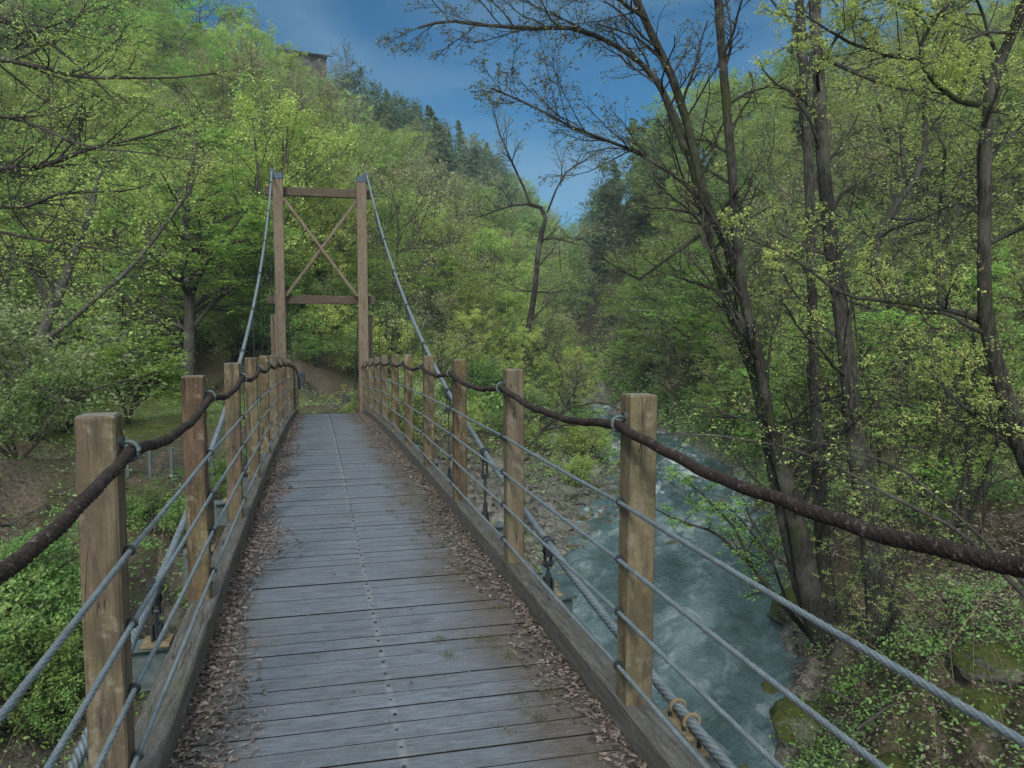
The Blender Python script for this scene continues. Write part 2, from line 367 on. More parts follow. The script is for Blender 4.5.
R0 = np.array([60, 42, 42, 46, 46, 40, 31, 36, 50, 62, 70, 75, 60, 42, 34, 28, 22, 20, 40, 60], float)
R1 = np.array([150, 120, 120, 122, 125, 130, 135, 150, 170, 200, 240, 265, 165, 120, 100, 92, 88, 88, 120, 150], float)
EL = np.array([12, 22, 24, 24.5, 24, 22.5, 17.2, 15.5, 14.2, 12.2, 8.7, 6.6, 10.5, 14.8, 16.2, 16.8, 17, 18, 16, 12], float)
def sst(a, b, x):
    t = np.clip((x-a)/(b-a), 0, 1); return t*t*(3-2*t)
def height(x, y):
    x = np.asarray(x, float); y = np.asarray(y, float)
    d, sd, al = river_d(x, y); r = np.hypot(x, y); az = np.degrees(np.arctan2(x, y))
    nz = wav(np.stack([x, y], -1), 3, .11, 4); nf = wav(np.stack([x, y], -1), 5, .5, 3)
    d = d+.5*nf*sst(-1, 1, d)
    left = -5.75+sst(-.3, 9.5+7*np.exp(-((y-36)/9.)**2), d)*3.95+np.clip(d, 0, 2)*.1
    right = -5.75+sst(-.3, 3.0, d)*2.15+.16*np.clip(d-1.5, 0, 30)
    base = np.where(sd > 0, left, right)
    bed = -5.75-.6*sst(0, -2.5, d)
    base = np.where(d < 0, bed, base)
    r0 = np.interp(az, AZ, R0); r1 = np.interp(az, AZ, R1); H = r1*np.tan(np.radians(np.interp(az, AZ, EL)))+1.65-10.5+1.8
    t = np.clip((r-r0)/(r1-r0), 0, 1); prof = t**1.12
    hill = H*prof-np.clip(r-r1, 0, 400)*.12
    hill = hill*sst(0, 12, d+np.clip(r-85, 0, 60))
    z = base+hill+nz*.35*sst(1, 8, d)+nf*.12*sst(0, 3, d)+nz*2.2*sst(45, 90, r)
    # earth bank the bridge lands on
    g = np.exp(-(((x-.4)/4.5)**2+((y-27.5)/4.5)**2)); z = z*(1-g)+(-1.25+.06*(y-24))*g
    # near right bank: a steep mossy shoulder
    g2 = np.exp(-(((x-10.6)/2.6)**2+((y-8.2)/2.6)**2)); z = z+1.1*g2
    return z
azs = np.radians(np.r_[np.arange(-24, 56, .3), np.arange(56, 336, 2.)])
rs = np.r_[0.2, np.geomspace(1.5, 60, 150), np.geomspace(61, 900, 90)]
A2, R2 = np.meshgrid(azs, rs); X2 = R2*np.sin(A2); Y2 = R2*np.cos(A2); Z2 = height(X2, Y2)
na, nr = len(azs), len(rs)
ii = np.arange(nr-1)[:, None]*na; kk = np.arange(na)[None]; k2 = (kk+1) % na
F = np.stack([ii+kk, ii+na+kk, ii+na+k2, ii+k2], -1).reshape(-1, 4)
me = make_mesh('ground', np.stack([X2, Y2, Z2], -1), F, M_GROUND, smooth=True)
_d, _s, _ = river_d(X2, Y2); _w = np.where((_s > 0)&(Y2 > 8)&(Y2 < 60), sst(6.5, 1.5, _d), sst(1.6, .3, _d))*(R2 < 80)
_a = me.attributes.new('gravel', 'FLOAT', 'POINT'); _a.data.foreach_set('value', _w.astype(np.float32).ravel())
ob('ground', me, kind='structure', label='valley floor and wooded slopes of brown leaf litter and moss')

def hit(px, py):
    """where the view ray through a photo pixel meets the terrain or the water"""
    dd = np.geomspace(3, 320, 4000); d = CF+CR*(px-512)/FPX+CU*(384-py)/FPX
    P = CAM+dd[:, None]*d; z = np.maximum(height(P[:, 0], P[:, 1]), WZ)
    i = np.argmax(P[:, 2] < z)
    return P[i], dd[i]
def gz(x, y): return float(height(np.array([x]), np.array([y]))[0])

# river: a sheet that follows the bed
def river():
    seg = np.r_[0, np.cumsum(np.hypot(*np.diff(RIV, axis=0).T))]
    s = np.r_[np.arange(40, 140, .22), np.arange(140, seg[-1]-60, 1.2)]
    cx = np.interp(s, seg, RIV[:, 0]); cy = np.interp(s, seg, RIV[:, 1])
    ker = np.ones(9)/9
    cx = np.convolve(np.pad(cx, 4, 'edge'), ker, 'valid'); cy = np.convolve(np.pad(cy, 4, 'edge'), ker, 'valid')
    tx = np.gradient(cx, s); ty = np.gradient(cy, s); w = np.interp(s, seg, RW)+1.3
    v = np.linspace(-1, 1, 56)
    x = cx[:, None]+ty[:, None]*w[:, None]*v; y = cy[:, None]-tx[:, None]*w[:, None]*v
    P = np.stack([s[:, None]*np.ones_like(v), w[:, None]*v], -1)
    rapid = sst(92, 102, s)[:, None]*np.ones_like(v)
    z = WZ+.045*wav(P*[.9, 1.6], 11, .8, 4)*(1+1.3*rapid)+.012*wav(P, 12, 2.4, 2)
    n, m = x.shape
    i = np.arange(n-1)[:, None]*m; k = np.arange(m-1)[None]
    F = np.stack([i+k, i+k+1, i+m+k+1, i+m+k], -1).reshape(-1, 4)
    me = make_mesh('river_water', np.stack([x, y, z], -1), F, M_WATER, smooth=True)
    a = me.attributes.new('flow', 'FLOAT_VECTOR', 'POINT'); a.data.foreach_set('vector', np.stack([P[..., 1], P[..., 0], 0*z], -1).astype(np.float32).ravel())
    a = me.attributes.new('rapid', 'FLOAT', 'POINT'); a.data.foreach_set('value', rapid.astype(np.float32).ravel())
    ob('river_water', me, kind='structure', label='blue green river rushing over stones with pale foam')
river()

# ------------------------------------------------------------------ footbridge
def zd(y): return .0127*y-.002*y*y-.04*np.clip(y-21.5, 0, 9)**2*.6
def bow(y): return .00019*y*np.abs(y)
XL, XR = -.633, 1.228
Y0L, Y0R = 2.66, 2.937
YEND = 27.0
bridge = ob('footbridge', None, label='timber decked suspension footbridge with wooden railing posts and a wooden tower', cat='bridge', loc=(0, 0, 0))

# deck: one mesh of planks
mb = MB(); y = -3.2; r = np.random.default_rng(2); yb = []
while y < YEND:
    w = .137+r.uniform(-.003, .003); yc = y+w/2
    sl = float(zd(yc+.05)-zd(yc-.05))/.1
    a = math.atan(sl)+r.normal()*.0025; b = r.normal()*.001; e = r.normal()*.002
    ca, sa, cb, sb = math.cos(a), math.sin(a), math.cos(b), math.sin(b)
    rot = np.array([[1, 0, 0], [0, ca, -sa], [0, sa, ca]])@np.array([[cb, 0, sb], [0, 1, 0], [-sb, 0, cb]])@np.array([[math.cos(e), -math.sin(e), 0], [math.sin(e), math.cos(e), 0], [0, 0, 1]])
    # plank section chamfered along its length (x): build along z and turn
    R2_ = rot@np.array([[0, 0, 1.], [1, 0, 0], [0, 1, 0]])
    mb.box((.30+bow(yc)+r.normal()*.012, yc, float(zd(yc))-.02+r.normal()*.0012), (w-.006, .04, 1.90), .0012, R2_, a=r.random())
    mk = mb.M[-1]; mk[[8+2, 8+6, 8+1, 8+3, 8+5, 8+7]] = 2   # grimy plank edges
    yb.append(yc); y += w
nb = len(mb.F)
for yc in yb:
    mb.tube([(.30+bow(yc)+r.normal()*.003, yc+r.normal()*.004, float(zd(yc))-.003), (.30+bow(yc), yc, float(zd(yc))+.004)], .009, 6, m=1)
ob('deck', mb.mesh('deck', [M_DECK, M_DARK, M_JOINT]), bridge)

def path(X, dz, ya, yb_, st=.25):
    yy = np.arange(ya, yb_+st, st); return np.stack([X+bow(yy), yy, zd(yy)+dz], 1)
for sgn, X in ((-1, -.612), (1, 1.234)):
    y = -3.2; r = np.random.default_rng(5+sgn)
    off = Y0L if sgn < 0 else Y0R
    ys = [-3.2]+[off+.14+2*k for k in range(-1, 13, 2) if off+.14+2*k < YEND]+[YEND]
    for q in range(len(ys)-1):
        a, b = ys[q]+.004, ys[q+1]-.004; mb = MB()
        P = path(X, .068, a, b, (b-a)/8)[:9]
        mb.sweep(P, .138, .125, .008, a=q*.13+.5)
        for yy in (a+.1, b-.1): mb.tube([(X-.0+bow(yy), yy, float(zd(yy))+.128), (X+bow(yy), yy, float(zd(yy))+.139)], .016, 8, m=1)
        ob('kerb_beam', mb.mesh('kerb_beam', [M_KERB, M_DARK]), bridge)
    mb = MB(); P = path(X+sgn*-.12, -.19, -3.2, YEND-.3, .6)
    for i in range(len(P)-1): mb.bar(P[i], P[i+1], .12, .25)
    ob('girder', mb.mesh('girder', M_STEEL), bridge)

# railing posts with their fittings: one mesh of each, shared
PW = .112
ZT = 1.363
post_me = []
for v in range(4):
    mb = MB(); mb.box((0, 0, (ZT+.10)/2), (PW, PW, ZT-.10), .007, a=.21*v); post_me.append(mb.mesh('railing_post', M_POST))
def fit_mesh(sgn):
    ring = MB(); ring.torus((-sgn*(PW/2+.024), 0, ZT-.115), (0.1, 1, 0), .0295, .007, 16, 6)
    ring.tube([(-sgn*(PW/2+.0), 0, ZT-.085), (-sgn*(PW/2-.02), 0, ZT-.085)], .009, 6)
    ring.tube([(-sgn*(PW/2+.012), 0, ZT-.086), (-sgn*(PW/2-.01), 0, ZT-.086)], .018, 8)
    eyes = []
    for dz in (.425, .655, .865, 1.085):
        e = MB(); e.torus((-sgn*(PW/2+.016), 0, ZT-dz), (0, 1, 0), .0135, .0055, 12, 6)
        e.tube([(-sgn*(PW/2+.004), -.012, ZT-dz-.006), (-sgn*(PW/2+.004), .012, ZT-dz-.006)], .012, 8)
        e.tube([(-sgn*(PW/2+.016), -.016, ZT-dz), (-sgn*(PW/2+.016), .016, ZT-dz)], .0125, 8)
        eyes.append(e.mesh('wire_eye', M_DARK))
    return ring.mesh('rope_ring', M_STEEL, True), eyes
def slope(y): return math.atan(float(zd(y+.05)-zd(y-.05))/.1)
posts = {-1: [], 1: []}
for sgn, X, y0 in ((-1, XL, Y0L), (1, XR, Y0R)):
    rm, em = fit_mesh(sgn); r = np.random.default_rng(20+sgn)
    for i in range(-1, 12):
        y = y0+2*i
        if y > 26.5: continue
        lean = r.normal()*.004
        p = ob('railing_post', post_me[r.integers(4)], bridge, (X+bow(y), y, float(zd(y))))
        p.rotation_euler = (r.normal()*.004, lean, 0)
        posts[sgn].append(y)
        if y < -.5: continue
        ob('rope_ring', rm, p)
        for m in em: ob('wire_eye', m, p)

# hand ropes and railing wires
for sgn, X in ((-1, XL), (1, XR)):
    xr = X-sgn*(PW/2+.024); P = []
    ys = posts[sgn]
    for a, b in zip(ys[:-1], ys[1:]):
        t = np.linspace(0, 1, 29)[:-1]; yy = a+(b-a)*t
        sag = .058*4*t*(1-t)*(1 if a > 0 else .8)
        P += list(np.stack([xr+bow(yy)+0*t, yy, zd(a)*(1-t)+zd(b)*t+ZT-.115-sag], 1))
    yl = ys[-1]; P.append((xr+bow(yl), yl, float(zd(yl))+ZT-.115)); P.append((xr+bow(yl)-.02*sgn, yl+.25, float(zd(yl))+ZT-.5))
    P = np.array(P)
    s0 = np.r_[0, np.cumsum(np.linalg.norm(np.diff(P, axis=0), axis=1))]; s = np.arange(0, s0[-1], .012)
    Q = np.stack([np.interp(s, s0, P[:, k]) for k in range(3)], 1)
    ker = np.ones(7)/7
    for k in range(3): Q[:, k] = np.convolve(np.pad(Q[:, k], 3, 'edge'), ker, 'valid')
    Q[:, 2] += .003*np.sin(s*9.)+.002*np.sin(s*23.); 
    mb = MB(); mb.tube(Q, .0162, 24, lobes=6, twist=55., amp=.15)
    ob('hand_rope', mb.mesh('hand_rope', M_ROPE, True), bridge)
    for dz in (.425, .655, .865, 1.085):
        xw = X-sgn*(PW/2+.016); yy = np.arange(ys[0], ys[-1]+.01, .011)
        Q = np.stack([xw+bow(yy), yy, zd(yy)+ZT-dz], 1)
        k = ((yy-ys[0]) % 2)/2; Q[:, 2] -= .008*4*k*(1-k)
        mb = MB(); mb.tube(Q, .0078, 20, lobes=5, twist=75., amp=.2)
        ob('railing_wire', mb.mesh('railing_wire', M_CABLE, True), bridge)

# tower
YT = 21.6; TL, TR = -.89+bow(YT), 1.20+bow(YT); TZ = 5.36
legs = []
for X in (TL, TR):
    z0 = gz(X, YT)-.6
    mb = MB(); mb.box((0, 0, (TZ+z0)/2), (.25, .25, TZ-z0), .012, a=.3 if X < 0 else .7)
    t = ob('tower_leg', mb.mesh('tower_leg', M_TOWER), bridge, (X, YT, 0))
    mb = MB(); mb.box((0, 0, TZ+.07), (.262, .262, .15), .012)
    for s in (-1, 1): mb.box((s*.07, 0, TZ+.19), (.022, .2, .06))
    for s in ((-.14,) if X < 0 else (.14,)): mb.tube([(s-.05, 0, TZ+.235), (s+.05, 0, TZ+.235)], .04, 12); mb.box((s, 0, TZ+.1), (.09, .2, .2))
    ob('tower_cap', mb.mesh('tower_cap', M_CAP), t)
    o = -1 if X < 0 else 1
    mb = MB(); mb.box((0, 0, (1.95+z0)/2), (.2, .22, 1.95-z0), .01, a=.5)
    ob('tower_buttress', mb.mesh('tower_buttress', M_TOWER), bridge, (X+o*.17, YT+.45, 0))
for zc in (5.10, 2.33):
    mb = MB(); mb.box((0, 0, 0), (.22, .15, TR-TL+.66), .01, np.array([[0, 0, 1.], [0, 1, 0], [-1, 0, 0]]), a=zc)
    ob('tower_crossbeam', mb.mesh('tower_crossbeam', M_BEAM), bridge, ((TL+TR)/2, YT+.203, zc))
for s, yo in ((1, -.045), (-1, .045)):
    mb = MB(); mb.bar((TL+.14 if s > 0 else TR-.14, YT+yo, 4.88), (TR-.14 if s > 0 else TL+.14, YT+yo, 2.42), .075, .13, bev=.006, a=.4)
    ob('tower_brace', mb.mesh('tower_brace', M_TOWER), bridge)

# main cables, hangers, cross beams
def zcable(y): return .0106*y*y-.055 if y < 3.5 else .0108*y*y-.055
KZ = (TZ+.22+.06)/(YT*YT)
for sgn, X in ((-1, XL-.235), (1, XR+.235)):
    yy = np.arange(-3.2, YT+.01, .012); zz = KZ*yy*yy-.06+0*yy
    xt = (TL-.14 if sgn < 0 else TR+.14); w = (yy/YT).clip(0, 1)**2
    P = np.stack([(X+bow(yy))*(1-w)+xt*w, yy, zz], 1)
    # over the saddle and down to the anchor
    ya = 35.; xa = X+sgn*.02+bow(ya)*.5; za = gz(xa, ya)+.45
    t = np.arange(0, 1.0001, .004)[1:]
    B = np.stack([xt+(xa-xt)*t, YT+(ya-YT)*t, zz[-1]+(za-zz[-1])*t-.5*4*t*(1-t)*.4], 1)
    mb = MB(); mb.tube(np.vstack([P, B]), .0215, 42, lobes=6, twist=24., amp=.14)
    ob('main_cable', mb.mesh('main_cable', M_CABLE, True), bridge)
    mb = MB(); zb = gz(xa, ya)
    mb.box((xa, ya+.3, zb+.15), (.8, .9, 1.3), .03); mb.bar((xa, ya-.25, za+.05), (xa, ya+.3, za-.3), .14, .2)
    ob('cable_anchor', mb.mesh('cable_anchor', [M_DARK]), bridge)
    y0 = Y0L if sgn < 0 else Y0R
    for i in range(-1, 10):
        y = y0+2*i+.02
        if y > YT-.8: continue
        w = (max(y, 0)/YT)**2; xc = (X+bow(y))*(1-w)+xt*w; zc = KZ*y*y-.06
        zbm = float(zd(y))-.115; xb = X+bow(y)
        mb = MB()
        if zc-zbm < .22:   # the cable lies low: U bolts straight on a stand
            top = zc-.03
            mb.box((xb, y, top-.012), (.10, .24, .022), .004, m=1)
            for d in (-.065, .065):
                mb.torus((xb, y+d, top+.03), (0, 1, 0), .034, .0085, 12, 8, PI, 0., m=1)
                mb.torus((xb, y+d, top+.03), (0, 1, 0), .034, .0086, 12, 8, PI, PI, m=1)
                for xo in (-.034, .034): mb.tube([(xb+xo, y+d, top+.02), (xb+xo, y+d, top-.08)], .010, 8)
            mb.tube([(xb, y, top-.02), (xb, y, zbm)], .028, 10); mb.box((xb, y, zbm+.009), (.15, .2, .018), .003, m=1)
        else:
            q = min(1., (zc-zbm)/.5)
            mb.box((xc, y, zc-.035), (.052, .10, .10), .01)
            for d in (-.035, .035): mb.torus((xc, y+d, zc+.002), (0, 1, 0), .032, .008, 12, 6, m=0)
            for xo in (-.02, .02): mb.box((xc+xo, y, zc-.15*q), (.012, .045, .17*q), .003)
            mb.tube([(xc-.04, y, zc-.20*q), (xc+.04, y, zc-.20*q)], .012, 8)
            mb.tube([(xc, y, zc-.19*q), (xb, y, zbm+.08)], .0105 if zc-zbm < 1 else .0055, 8, m=0)
            mb.tube([(xb, y, zbm+.2*q), (xb, y, zbm+.03)], .02, 8)
            for xo in (-.022, .022): mb.box((xb+xo, y, zbm+.055), (.012, .07, .11), .003)
            mb.box((xb, y, zbm+.009), (.15, .16, .018), .003, m=1)
        ob('hanger', mb.mesh('hanger', [M_DARK, M_RUST, M_STEEL]), bridge)
for i in range(-1, 10):   # I beams under the deck, squared to the left posts at one end and the right posts at the other
    yl, yr = Y0L+2*i+.02, Y0R+2*i+.02
    if yr > YT: continue
    pl = np.array([XL-.40+bow(yl), yl, float(zd(yl))]); pr = np.array([XR+.40+bow(yr), yr, float(zd(yr))])
    mb = MB()
    for dz, w, h in ((-.125, .16, .014), (-.345, .16, .014), (-.235, .012, .206)):
        p = pl+[0, 0, dz]; q = pr+[0, 0, dz]; d = (q-p)/np.linalg.norm(q-p); yv = np.cross([0, 0, 1.], d)
        mb.box((p+q)/2, (w, h, np.linalg.norm(q-p)), 0, np.stack([yv, np.cross(d, yv), d], 1))
    ob('cross_beam', mb.mesh('cross_beam', M_STEEL), bridge)
mb = MB(); zb = gz(.3, YEND)
mb.box((.3+bow(YEND), YEND+.35, (zb-1.0+float(zd(YEND)))/2-.2), (2.6, .8, float(zd(YEND))-zb+1.0), .03)
ob('abutment', mb.mesh('abutment', M_ROCK), bridge)

# ------------------------------------------------------------------ leaf quads
def leaf_quads(C, size, rng, flat=.5, tint=None, asp=.55, up=None):
    """rhombus leaves at centres C; flat 0..1 pulls their normals upright"""
    n = len(C); N = rng.normal(size=(n, 3)); N /= np.linalg.norm(N, axis=1, keepdims=True)
    N[:, 2] = np.abs(N[:, 2]); N = N*(1-flat)+np.array([0, 0, 1.])*flat; N /= np.linalg.norm(N, axis=1, keepdims=True)
    U = np.cross(N, rng.normal(size=(n, 3))); U /= np.linalg.norm(U, axis=1, keepdims=True)+1e-9; W = np.cross(N, U)
    s = size*rng.uniform(.6, 1.35, (n, 1))
    V = np.stack([C-U*s*.5, C+W*s*asp*.5+N*s*.08, C+U*s*.5, C-W*s*asp*.5+N*s*.08], 1).reshape(-1, 3)
    F = np.arange(4*n).reshape(-1, 4)
    if tint is None: tint = rng.random(n)
    return V, F, tint

def tubes(P, R, sides):
    B, n, _ = P.shape
    T = np.gradient(P, axis=1); T /= np.linalg.norm(T, axis=2, keepdims=True)+1e-12
    ref = np.eye(3)[np.argmin(np.abs(T.mean(1)), axis=1)]
    X = np.cross(T, ref[:, None]); X /= np.linalg.norm(X, axis=2, keepdims=True)+1e-12; Y = np.cross(T, X)
    th = np.arange(sides)*2*PI/sides
    V = P[:, :, None]+R[:, :, None, None]*(np.cos(th)[:, None]*X[:, :, None]+np.sin(th)[:, None]*Y[:, :, None])
    b = np.arange(B)[:, None, None]*(n*sides); i = np.arange(n-1)[None, :, None]*sides; k = np.arange(sides)[None, None]; k2 = (k+1) % sides
    F = np.stack([b+i+k, b+i+k2, b+i+sides+k2, b+i+sides+k], -1).reshape(-1, 4)
    return V.reshape(-1, 3), F

def resample(P, n):
    P = np.asarray(P, float); s = np.r_[0, np.cumsum(np.linalg.norm(np.diff(P, axis=0), axis=1))]
    # smooth the corners a little with a spline-like double pass
    t = np.linspace(0, s[-1], n*4); Q = np.stack([np.interp(t, s, P[:, k]) for k in range(3)], 1)
    for _ in range(2):
        Q[1:-1] = (Q[:-2]+2*Q[1:-1]+Q[2:])/4
    return Q[np.linspace(0, len(Q)-1, n).round().astype(int)]

def grow(rng, stems, levels, leaf=None, wood=None, leaves=None, l0sides=8, mult=None):
    """stems: list of (points, radii). Adds tubes to MB wood and leaf quads to MB leaves."""
    n0 = 18
    P = np.stack([resample(p, n0) for p, _ in stems]); R = np.stack([np.interp(np.linspace(0, 1, n0), np.linspace(0, 1, len(r_)), r_) for _, r_ in stems])
    V, F = tubes(P, R, l0sides); wood.add(V, F)
    par, prad = P, R
    for li, L in enumerate(levels):
        B, n, _ = par.shape; c = L['n']
        if isinstance(c, (list, tuple)): cnt = np.array(c)
        else: cnt = np.full(B, c)
        if c_ := L.get('jit'): cnt = np.maximum(0, (cnt*rng.uniform(1-c_, 1+c_, B)).round().astype(int))
        idx = np.repeat(np.arange(B), cnt); m = len(idx)
        if m == 0: break
        fr = np.concatenate([(np.arange(k)+rng.uniform(0, 1, k))/max(k, 1) for k in cnt])
        t0, t1 = L.get('t', (.2, 1.)); t = t0+(t1-t0)*fr
        x = t*(n-1); i = np.minimum(x.astype(int), n-2); f = (x-i)[:, None]
        p = par[idx, i]*(1-f)+par[idx, i+1]*f; rp = prad[idx, i]*(1-f[:, 0])+prad[idx, i+1]*f[:, 0]
        T = par[idx, i+1]-par[idx, i]; T /= np.linalg.norm(T, axis=1, keepdims=True)+1e-9
        Q = np.cross(T, rng.normal(size=(m, 3)))
        if 'az' in L:   # spiral phyllotaxis round upright stems
            ga = np.arange(m)*2.39996+rng.normal(size=m)*.4; h = np.stack([np.cos(ga), np.sin(ga), 0*ga], 1); Q = h-T*(h*T).sum(1, keepdims=True)
        Q /= np.linalg.norm(Q, axis=1, keepdims=True)+1e-9
        if 'planar' in L:  # side twigs fan out level
            Q[:, 2] *= 1-L['planar']; Q /= np.linalg.norm(Q, axis=1, keepdims=True)+1e-9
        a = np.radians(rng.normal(L['ang'][0], L['ang'][1], m))[:, None]
        D = np.cos(a)*T+np.sin(a)*Q; D[:, 2] += L.get('up', 0); D /= np.linalg.norm(D, axis=1, keepdims=True)
        if 'bias' in L: D = D+np.asarray(L['bias']); D /= np.linalg.norm(D, axis=1, keepdims=True)
        pl = np.linalg.norm(np.diff(par, axis=1), axis=2).sum(1)[idx]
        prof = 1-L.get('taper', .5)*((t-t0)/(t1-t0+1e-9))
        if L.get('dome'): prof = np.sin(np.clip((t-t0)/(t1-t0)*.85+.15, 0, 1)*PI)**.6*.9+.1
        ln = (L['len'] if L.get('abs') else pl*L['len'])*prof*rng.uniform(.65, 1.25, m)
        nn = L.get('pts', 7); pts = [p]; st = ln[:, None]/(nn-1); wob = L.get('wob', .15); trop = L.get('trop', 0.)
        for q in range(nn-1):
            D = D+rng.normal(size=(m, 3))*wob; D[:, 2] += trop/nn; D /= np.linalg.norm(D, axis=1, keepdims=True)
            pts.append(pts[-1]+D*st)
        par = np.stack(pts, 1)
        rb = np.maximum(np.minimum(rp*L.get('r', .55), L.get('rmax', 9)), L.get('rmin', .004))
        prad = rb[:, None]*np.linspace(1, L.get('tip', .35), nn)
        V, F = tubes(par, prad, L.get('sides', 3)); wood.add(V, F, m=1 if li >= L.get('bk', 1) else 0)
    if leaf and leaves is not None:
        B, n, _ = par.shape; k = leaf['n']
        idx = np.repeat(np.arange(B), k); t = rng.uniform(leaf.get('t0', .2), 1, len(idx))**.8
        x = t*(n-1); i = np.minimum(x.astype(int), n-2); f = (x-i)[:, None]
        c = par[idx, i]*(1-f)+par[idx, i+1]*f
        sp = leaf.get('spread', .12); j = rng.normal(size=c.shape)*sp; j[:, 2] *= leaf.get('zs', .6); c = c+j
        tw = rng.random(B)[idx]; tint = np.clip(.5*tw+.5*rng.random(len(idx)), 0, 1)
        V, F, tint = leaf_quads(c, leaf['size'], rng, leaf.get('flat', .4), tint, leaf.get('asp', .6))
        leaves.add(V, F, tint)
    return par

# ------------------------------------------------------------------ tree kinds of the wood
def proto(kind, seed):
    r = np.random.default_rng(seed); w = MB(); l = MB()
    wb = lambda h, k: [(r.normal()*.15*q, r.normal()*.15*q, h*q/k) for q in range(k+1)]
    if kind == 'conifer':
        H = 13.; stem = [(np.array(wb(H, 6))*[.4, .4, 1], [.22, .18, .12, .06, .02])]
        grow(r, stem, [dict(n=74, t=(.16, .985), ang=(92, 9), len=3.0, abs=1, taper=.88, trop=-.25, wob=.07, az=1, r=.3, rmin=.012, pts=6),
                       dict(n=9, t=(.15, 1), ang=(52, 10), len=.38, planar=.85, wob=.08, rmin=.006, pts=4)],
             dict(n=17, size=.30, spread=.10, flat=.35, asp=.34), w, l)
        return w, l, LEAF['dark'], BARK
    if kind == 'yellow':
        H = 9.5; nst = 3 if seed % 2 else 1
        stems = []
        for s in range(nst):
            a = r.uniform(0, 6.28); sp = 1.3 if nst > 1 else .3; k = 6
            stems.append(([(math.cos(a)*sp*(q/k)**1.3+r.normal()*.12, math.sin(a)*sp*(q/k)**1.3+r.normal()*.12, H*r.uniform(.92, 1.05)*q/k-.3) for q in range(k+1)], [.13, .11, .085, .06, .03]))
        grow(r, stems, [dict(n=26 if nst == 1 else 12, t=(.2, .98), ang=(52, 11), len=.45, dome=1, trop=.25, wob=.13, az=1, r=.5, pts=8, sides=4),
                        dict(n=8, t=(.2, 1), ang=(42, 14), len=.42, wob=.16, up=.1, r=.5, pts=5),
                        dict(n=4, t=(.2, 1), ang=(42, 16), len=.55, wob=.15, rmin=.005, pts=4)],
             dict(n=15, size=.12, spread=.15, flat=.3), w, l)
        return w, l, LEAF['yellow'], TWIG
    if kind == 'bright':
        H = 9.
        grow(r, [(wb(H*.92, 5), [.2, .16, .11, .06, .03])],
             [dict(n=24, t=(.2, 1), ang=(68, 10), len=.52, dome=1, trop=.05, wob=.13, az=1, r=.5, pts=8, sides=4),
              dict(n=9, t=(.15, 1), ang=(48, 12), len=.45, planar=.8, wob=.12, r=.5, pts=5),
              dict(n=4, t=(.1, 1), ang=(45, 14), len=.5, planar=.85, wob=.12, rmin=.005, pts=4)],
             dict(n=15, size=.135, spread=.16, zs=.25, flat=.6), w, l)
        return w, l, LEAF['bright'], BARK
    if kind == 'mid':
        H = 9.5
        grow(r, [(wb(H*.9, 5), [.2, .16, .12, .07, .03])],
             [dict(n=22, t=(.18, 1), ang=(55, 12), len=.46, dome=1, trop=.2, wob=.14, az=1, r=.5, pts=8, sides=4),
              dict(n=9, t=(.2, 1), ang=(45, 14), len=.45, wob=.15, r=.5, pts=5),
              dict(n=4, t=(.15, 1), ang=(45, 16), len=.5, wob=.15, rmin=.005, pts=4)],
             dict(n=14, size=.15, spread=.18, flat=.35), w, l)
        return w, l, LEAF['mid'], BARK
    if kind == 'bud':
        H = 10.
        grow(r, [(wb(H*.95, 5), [.16, .13, .09, .05, .02])],
             [dict(n=18, t=(.25, 1), ang=(45, 10), len=.42, dome=1, trop=.3, wob=.12, az=1, r=.5, pts=8, sides=4),
              dict(n=9, t=(.2, 1), ang=(38, 12), len=.48, wob=.12, up=.1, r=.5, pts=6, rmin=.008),
              dict(n=7, t=(.15, 1), ang=(36, 14), len=.55, wob=.12, rmin=.006, pts=4)],
             dict(n=3, size=.13, spread=.10, flat=.3), w, l)
        return w, l, LEAF['bud'], TWIG
    if kind == 'slim':   # tall thin forest trunk with level airy sprays
        H = 12.5
        grow(r, [(np.array(wb(H, 6))*[.9, .9, 1], [.115, .10, .085, .06, .03])],
             [dict(n=20, t=(.18, 1), ang=(66, 12), len=.30, taper=.3, trop=.1, wob=.15, az=1, r=.42, pts=8, sides=4),
              dict(n=8, t=(.2, 1), ang=(46, 13), len=.45, planar=.6, wob=.15, r=.5, pts=5, rmin=.006),
              dict(n=4, t=(.2, 1), ang=(44, 14), len=.55, planar=.7, wob=.15, rmin=.004, pts=4)],
             dict(n=12, size=.07, spread=.075, zs=.35, flat=.45), w, l)
        return w, l, LEAF['pale'], BARKM if seed % 2 else BARK
    if kind == 'bush':
        st = [([(0, 0, -.1), (r.normal()*.4, r.normal()*.4, .6), (r.normal()*.8, r.normal()*.8, 1.5)], [.03, .02, .01]) for _ in range(6)]
        grow(r, st, [dict(n=7, t=(.15, 1), ang=(48, 14), len=.6, wob=.18, r=.6, pts=5, rmin=.006),
                     dict(n=6, t=(.2, 1), ang=(46, 16), len=.55, wob=.2, pts=4, rmin=.003)],
             dict(n=22, size=.078, spread=.085, flat=.4), w, l)
        return w, l, LEAF['shrub'], TWIG

